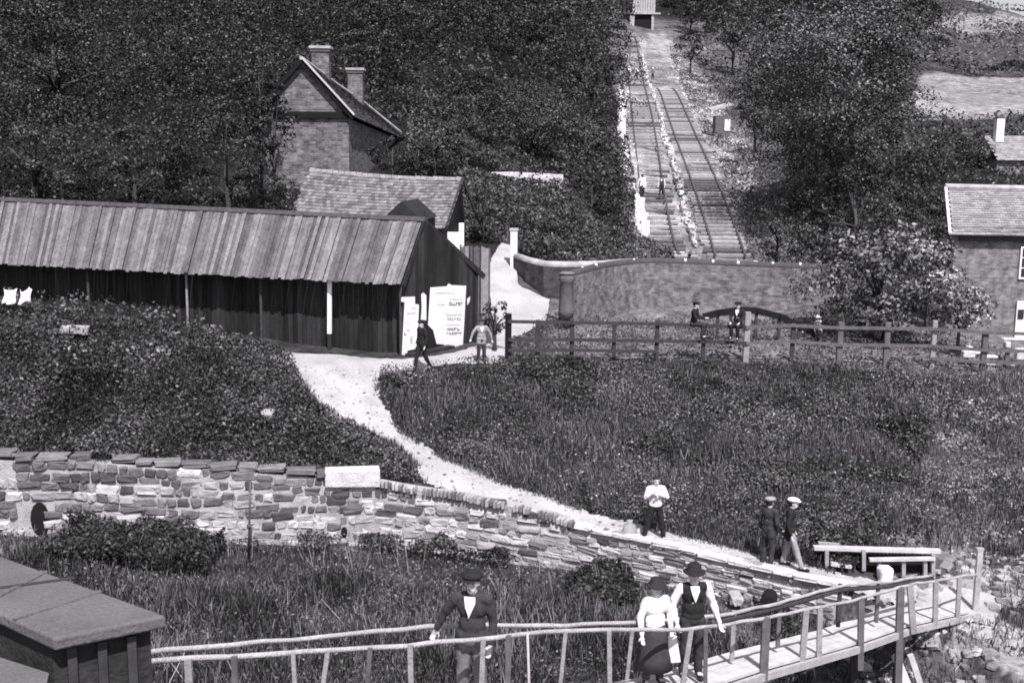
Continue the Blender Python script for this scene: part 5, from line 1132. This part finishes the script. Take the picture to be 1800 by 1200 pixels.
    ell(g, c_+Vector((0,0,.02)), (.185,.125,.17)); ell(g, c_.lerp(p_, .55), (.165,.12,.17)); ell(g, p_+Vector((0,0,.04)), (.17,.125,.12)); caps(g, J['shl']*.85+c_*.15*Vector((0,0,1)).z*0+Vector((0,0,-.01)) if False else J['shl'].lerp(J['shr'], .1), .075, J['shr'].lerp(J['shl'], .1), .075); caps(g, J['neck']-Vector((0,0,.02)), .07, c_, .12)
    if coat:
        for sx in (-1, 1): caps(g, p_+Vector((sx*.07,0,.02)), .12, p_+Vector((sx*.085,.01,-.13)), .12)
    fuse('jacket' if coat else ('waistcoat' if sm != top else 'shirt'), g, vox, top, T, .008)
    if vshirt:
        g = MB(); yf_ = c_.y-.128; cz_ = c_.z
        g.prism([(-.075,yf_+.045,cz_+.165),(.055,yf_+.045,cz_+.165),(.06,yf_+.02,cz_+.10),(-.005,yf_-.012,cz_-.06),(-.05,yf_+.0,cz_+.05)], (0,-.012,0)); obj('shirt_front', g, 'cloth_white', T, local=True)
    if collar:
        g = MB(); g.lathe([(.066,0),(.07,.04),(.06,.045)], J['neck']-Vector((0,0,.005)), 14); obj('collar', g, 'cloth_white', T, True, local=True)
    if braces:
        g = MB(); s_ = 1 if braces == 'back' else -1; yb_ = c_.y + s_*.118
        g.beam((-.12,yb_*.92,c_.z+.13), (.09,yb_+.005*s_,c_.z-.24), .035,.012, up=(0,1,0)); g.beam((.12,yb_*.92,c_.z+.13), (-.09,yb_+.012*s_,c_.z-.24), .035,.012, up=(0,1,0)); g.beam((-.12,yb_*.92,c_.z+.13),(-.12,0,c_.z+.205), .035,.012, up=(1,0,0)); g.beam((.12,yb_*.92,c_.z+.13),(.12,0,c_.z+.205), .035,.012, up=(1,0,0)); obj('braces', g, 'cloth_black', T, local=True)
    g = MB(); ell(g, p_+Vector((0,0,-.01)), (.172,.125,.12))
    for s in ('l', 'r'): caps(g, J['hi'+s], .105, J['kn'+s], .078); caps(g, J['kn'+s], .078, J['an'+s]+Vector((0,0,.02)), .062)
    fuse('trousers', g, vox, legs, T, .007)
    if skirt: g = MB(); g.lathe([(.17,p_.z+.08),(.2,p_.z-.1),(.27,p_.z-.42),(.30,p_.z-.62)], (p_.x,p_.y,0), 20); obj('skirt', g, skirt, T, True, local=True)
    for s in ('l', 'r'):
        g = MB(); fd_ = J['fd'+s].normalized(); a_ = J['an'+s]; caps(g, a_+Vector((0,0,.05)), .05, a_, .05); caps(g, a_+Vector((0,0,-.035))-fd_*.03, .045, a_+fd_*.16+Vector((0,0,-.045)), .038); fuse('boot', g, min(vox,.015), boots, T)
    top_ = hd+Vector((0,.01,.075))
    if hair: g = MB(); ell(g, hd+Vector((0,.030,.028)), (.087,.090,.105)); ell(g, hd+Vector((0,-.005,.085)), (.080,.088,.055)); obj('hair', g, 'hair', T, True, local=True)
    if hat == 'cap': g = MB(); g.lathe([(.09,-.02),(.125,.02),(.13,.04),(.10,.065),(.02,.075)], top_+Vector((0,0,-.01)), 16, sy=1.1); ell(g, top_+Vector((0,-.12,-.01)), (.075,.06,.012)); obj('cap', g, hatm, T, True, local=True)
    if hat == 'brim': g = MB(); g.lathe([(.158,-.01),(.163,0),(.12,.012),(.10,.012),(.10,.10),(.07,.125),(.01,.12)], top_+Vector((0,0,-.015)), 20, sy=1.1); obj('hat', g, hatm, T, True, local=True)
    if hat == 'bowler': g = MB(); g.lathe([(.135,.0),(.14,.012),(.10,.01),(.10,.06),(.085,.105),(.04,.13),(.005,.135)], top_+Vector((0,0,-.01)), 18, sy=1.12); obj('hat', g, hatm, T, True, local=True)
    return T
def deck(px, k=.5): q = fr_at(px)+Vector((0,0,-dh(px)+.005)); return q + perp*deckw(q.x)*k
# on the footbridge
f3 = deck(1251, .45)
person('person in a dark waistcoat and white sleeves leaning on the footbridge rail', f3, .10, 1.80, dict(shl=(-.19,0,1.40), shr=(.19,0,1.40), ell=(-.31,.02,1.14), elr=(.30,.02,1.14), wrl=(-.27,-.16,.92), wrr=(.35,-.18,.91), head=(-.01,-.04,1.585)), top='cloth_black', sleeves='cloth_white', legs='cloth_dark', hat='brim', hatm='cloth_black', vshirt=True, vox=.014, detail=1, collar=True)
f2 = deck(1194, .55)
p2_ = person('person in a pale blouse, long dark skirt and broad dark hat on the footbridge', f2, .35, 1.62, dict(wrl=(-.28,-.12,.90), elr=(.25,.0,1.14), wrr=(.20,-.16,.96), shl=(-.165,0,1.40), shr=(.165,0,1.40)), top='cloth_white', legs='cloth_dark', hat='brim', hatm='hair', skirt='cloth_dark', vox=.014, detail=1)
f1 = deck(872, .5)
person('person in dark open jacket and cap reaching out to the pale rail', f1, -.2, 1.84, dict(ell=(-.34,.04,1.18), wrl=(-.44,.06,.96), elr=(.24,.06,1.12), wrr=(.22,-.03,.86)), top='cloth_dark', coat=True, legs='cloth_mid', hat='cap', hatm='cloth_black', vshirt=True, vox=.014, detail=1)
# bag hanging at the boy's side
bg_ = at(1186,1142,15.9); g = MB(); t0 = at(1180,1116,15.9); g.beam(t0, at(1178,1088,16), .02,.01, up=(0,1,0)); bt_ = thing('cloth_bag', 'white cloth bag hanging from the hand of the person in the long skirt', 'bag', tuple(bg_)); obj('strap', g, 'cloth_white', bt_)
g = MB(); a, b, c, d = at(1175,1118,15.9), at(1190,1118,15.9), at(1197,1164,15.9), at(1173,1166,15.9); o_ = Vector((0,.05,0)); g.hexa([d, c, c+o_*1.6, d+o_*1.6, a, b, b+o_, a+o_]); o = obj('pouch', g, 'cloth_white', bt_); bv = o.modifiers.new('b','BEVEL'); bv.width = .015; bv.segments = 2
# on the path
f4 = G(1150, 953, d0=26)
person('person in white shirt with hands at chin, standing legs apart on the path', f4+Vector((0,0,.04)), .1, 1.70, dict(ell=(-.27,-.05,1.17), elr=(.30,-.02,1.16), wrl=(-.08,-.20,1.36), wrr=(.05,-.20,1.28), knl=(-.19,-.02,.49), knr=(.17,-.02,.49), anl=(-.27,.02,.09), anr=(.24,.02,.09)), top='cloth_white', legs='cloth_black', vox=.018, detail=1)
q = G(1106, 949, d0=26); g = MB(); g.lathe([(.10,0),(.19,.08),(.2,.25),(.15,.42),(.06,.47),(.09,.54),(.02,.55)], q, 14, sy=.8); sk_ = obj('sack', g, 'cloth_grey', None, True); tag(sk_, 'pale lumpy sack standing at the path edge by the striding figure', 'sack')
f5 = G(1348, 997, d0=25); person('person in a dark suit and pale cap, left of the pair by the path end', f5+Vector((0,0,.04)), 2.3, 1.70, dict(wrl=(-.22,-.08,.88)), top='cloth_dark', coat=True, legs='cloth_dark', hat='cap', hatm='cloth_grey', vox=.018)
f6 = G(1386, 1001, d0=25); person('person in dark jacket, white cap and pale trousers striding by the path end', f6+Vector((0,0,.04)), 1.2, 1.74, dict(knl=(-.11,-.16,.50), anl=(-.12,-.30,.10), knr=(.10,.06,.50), anr=(.1,.16,.12), head=(0,-.04,1.57)), top='cloth_black', coat=True, legs='cloth_grey', hat='cap', hatm='cloth_white', vox=.018)
# by the shed
f7 = G(742, 654, d0=31); person('person in a dark suit and cap walking past the posters', f7+Vector((0,0,.06)), -.9, 1.68, dict(knl=(-.1,-.14,.5), anl=(-.1,-.22,.09), knr=(.1,.06,.5), anr=(.1,.26,.13)), top='cloth_black', coat=True, legs='cloth_black', hat='cap', vox=.02)
f8 = G(846, 640, d0=31); person('person in a light grey jacket with arms held out by the shed corner', f8+Vector((0,0,.03)), .2, 1.50, dict(ell=(-.34,.0,1.18), wrl=(-.42,-.05,.98), elr=(.34,.0,1.17), wrr=(.40,-.03,.92)), top='cloth_grey', coat=True, legs='cloth_dark', hat='cap', hatm='cloth_dark', vox=.02, vshirt=True)
# sitting on the fence
SIT = dict(pel=(0,0,.56), chest=(0,-.03,.93), neck=(0,-.05,1.10), head=(0,-.08,1.235), shl=(-.18,-.05,1.05), shr=(.18,-.05,1.05), ell=(-.24,-.12,.80), elr=(.24,-.12,.80), wrl=(-.16,-.36,.66), wrr=(.16,-.36,.66), hil=(-.09,0,.55), hir=(.09,0,.55), knl=(-.12,-.42,.56), knr=(.12,-.42,.54), anl=(-.12,-.36,.12), anr=(.12,-.34,.10))
def fence_seat(px, y): d = fd(px)-.12; q = at(px, y, d); return Vector((q.x, d, q.z-.50))
person('dark clothed person in a cap perched on the fence, left of the two sitters', fence_seat(1219, 570), 1.15, 1.62, dict(SIT, wrl=(-.14,-.46,.80), wrr=(.16,-.42,.78)), top='cloth_black', coat=False, legs='cloth_dark', hat='cap', vox=.02)
person('dark clothed person in a cap sitting on the fence beside the pale post', fence_seat(1297, 572), -.5, 1.66, SIT, top='cloth_black', coat=False, legs='cloth_black', hat='cap', vox=.02, vshirt=True)
f11 = at(1436, 604, 42.9); f11.z = gz(f11.x, f11.y)-.05; person('small person in white with a white hat behind the fence by the arched rail', f11, .6, 1.2, top='cloth_white', legs='cloth_dark', hat='brim', hatm='cloth_white', vox=.02)
# on the inclined tracks
def on_inc(px, py): q = incline_pt(px, py); q.z += .34; return q
W8 = dict(knl=(-.1,-.12,.5), anl=(-.12,-.2,.09), anr=(.12,.2,.12))
person('person in a white coat walking on the left rail of the tracks', on_inc(1128,356), .2, 1.85, dict(W8, ell=(-.30,.02,1.15), wrl=(-.32,-.05,.95)), top='cloth_white', coat=True, legs='cloth_black', hat='cap', vox=.035)
person('person in white crossed straps and dark trousers between the two left rails', on_inc(1162,354), -.2, 1.7, W8, top='cloth_dark', sleeves='cloth_white', vshirt=True, legs='cloth_black', hat='cap', vox=.035)
person('small pale clothed person at the kerb left of the tracks', on_inc(1113,356), .5, 1.35, None, top='cloth_white', legs='cloth_grey', hat='cap', hatm='cloth_grey', vox=.035)
person('person in white, leftmost of the group high up the tracks', on_inc(1106,143), .2, 1.6, None, top='cloth_white', legs='cloth_dark', hat='brim', hatm='cloth_white', vox=.04)
person('person in white and dark, middle of the group high up the tracks', on_inc(1119,144), -.3, 1.65, None, top='cloth_white', legs='cloth_black', vox=.04)
person('person in white hat, right of the group high up the tracks', on_inc(1147,146), .1, 1.65, None, top='cloth_mid', legs='cloth_black', hat='brim', hatm='cloth_white', vox=.04)
# white cloths drying on the thicket
for k, (x0, y0, x1, y1, lab) in enumerate(((2,508,26,530,'white cloth spread on the bushes at the left edge'), (31,510,52,532,'white cloth hung on the bushes, right of the other cloth'))):
    a = at(x0, y1, 35.2); b = at(x1, y0, 35.2); g = MB(); n_ = 10; vs = []
    for i in range(n_+1):
        for j in range(6):
            u, v = i/n_, j/5; vs.append((a.x+(b.x-a.x)*u, 35.2+.12*math.sin(u*9+v*3)+.25*v, a.z+(b.z-a.z)*v-.08*math.sin(u*PI*(1+k))-.1*abs(u-.5)*(1-v)))
    g.add(vs, [(i*6+j, (i+1)*6+j, (i+1)*6+j+1, i*6+j+1) for i in range(n_) for j in range(5)]); o = obj('white_cloth', g, 'cloth_white', None, True); tag(o, lab, 'cloth', 'cloths on the bushes'); s_ = o.modifiers.new('s','SOLIDIFY'); s_.thickness = .01
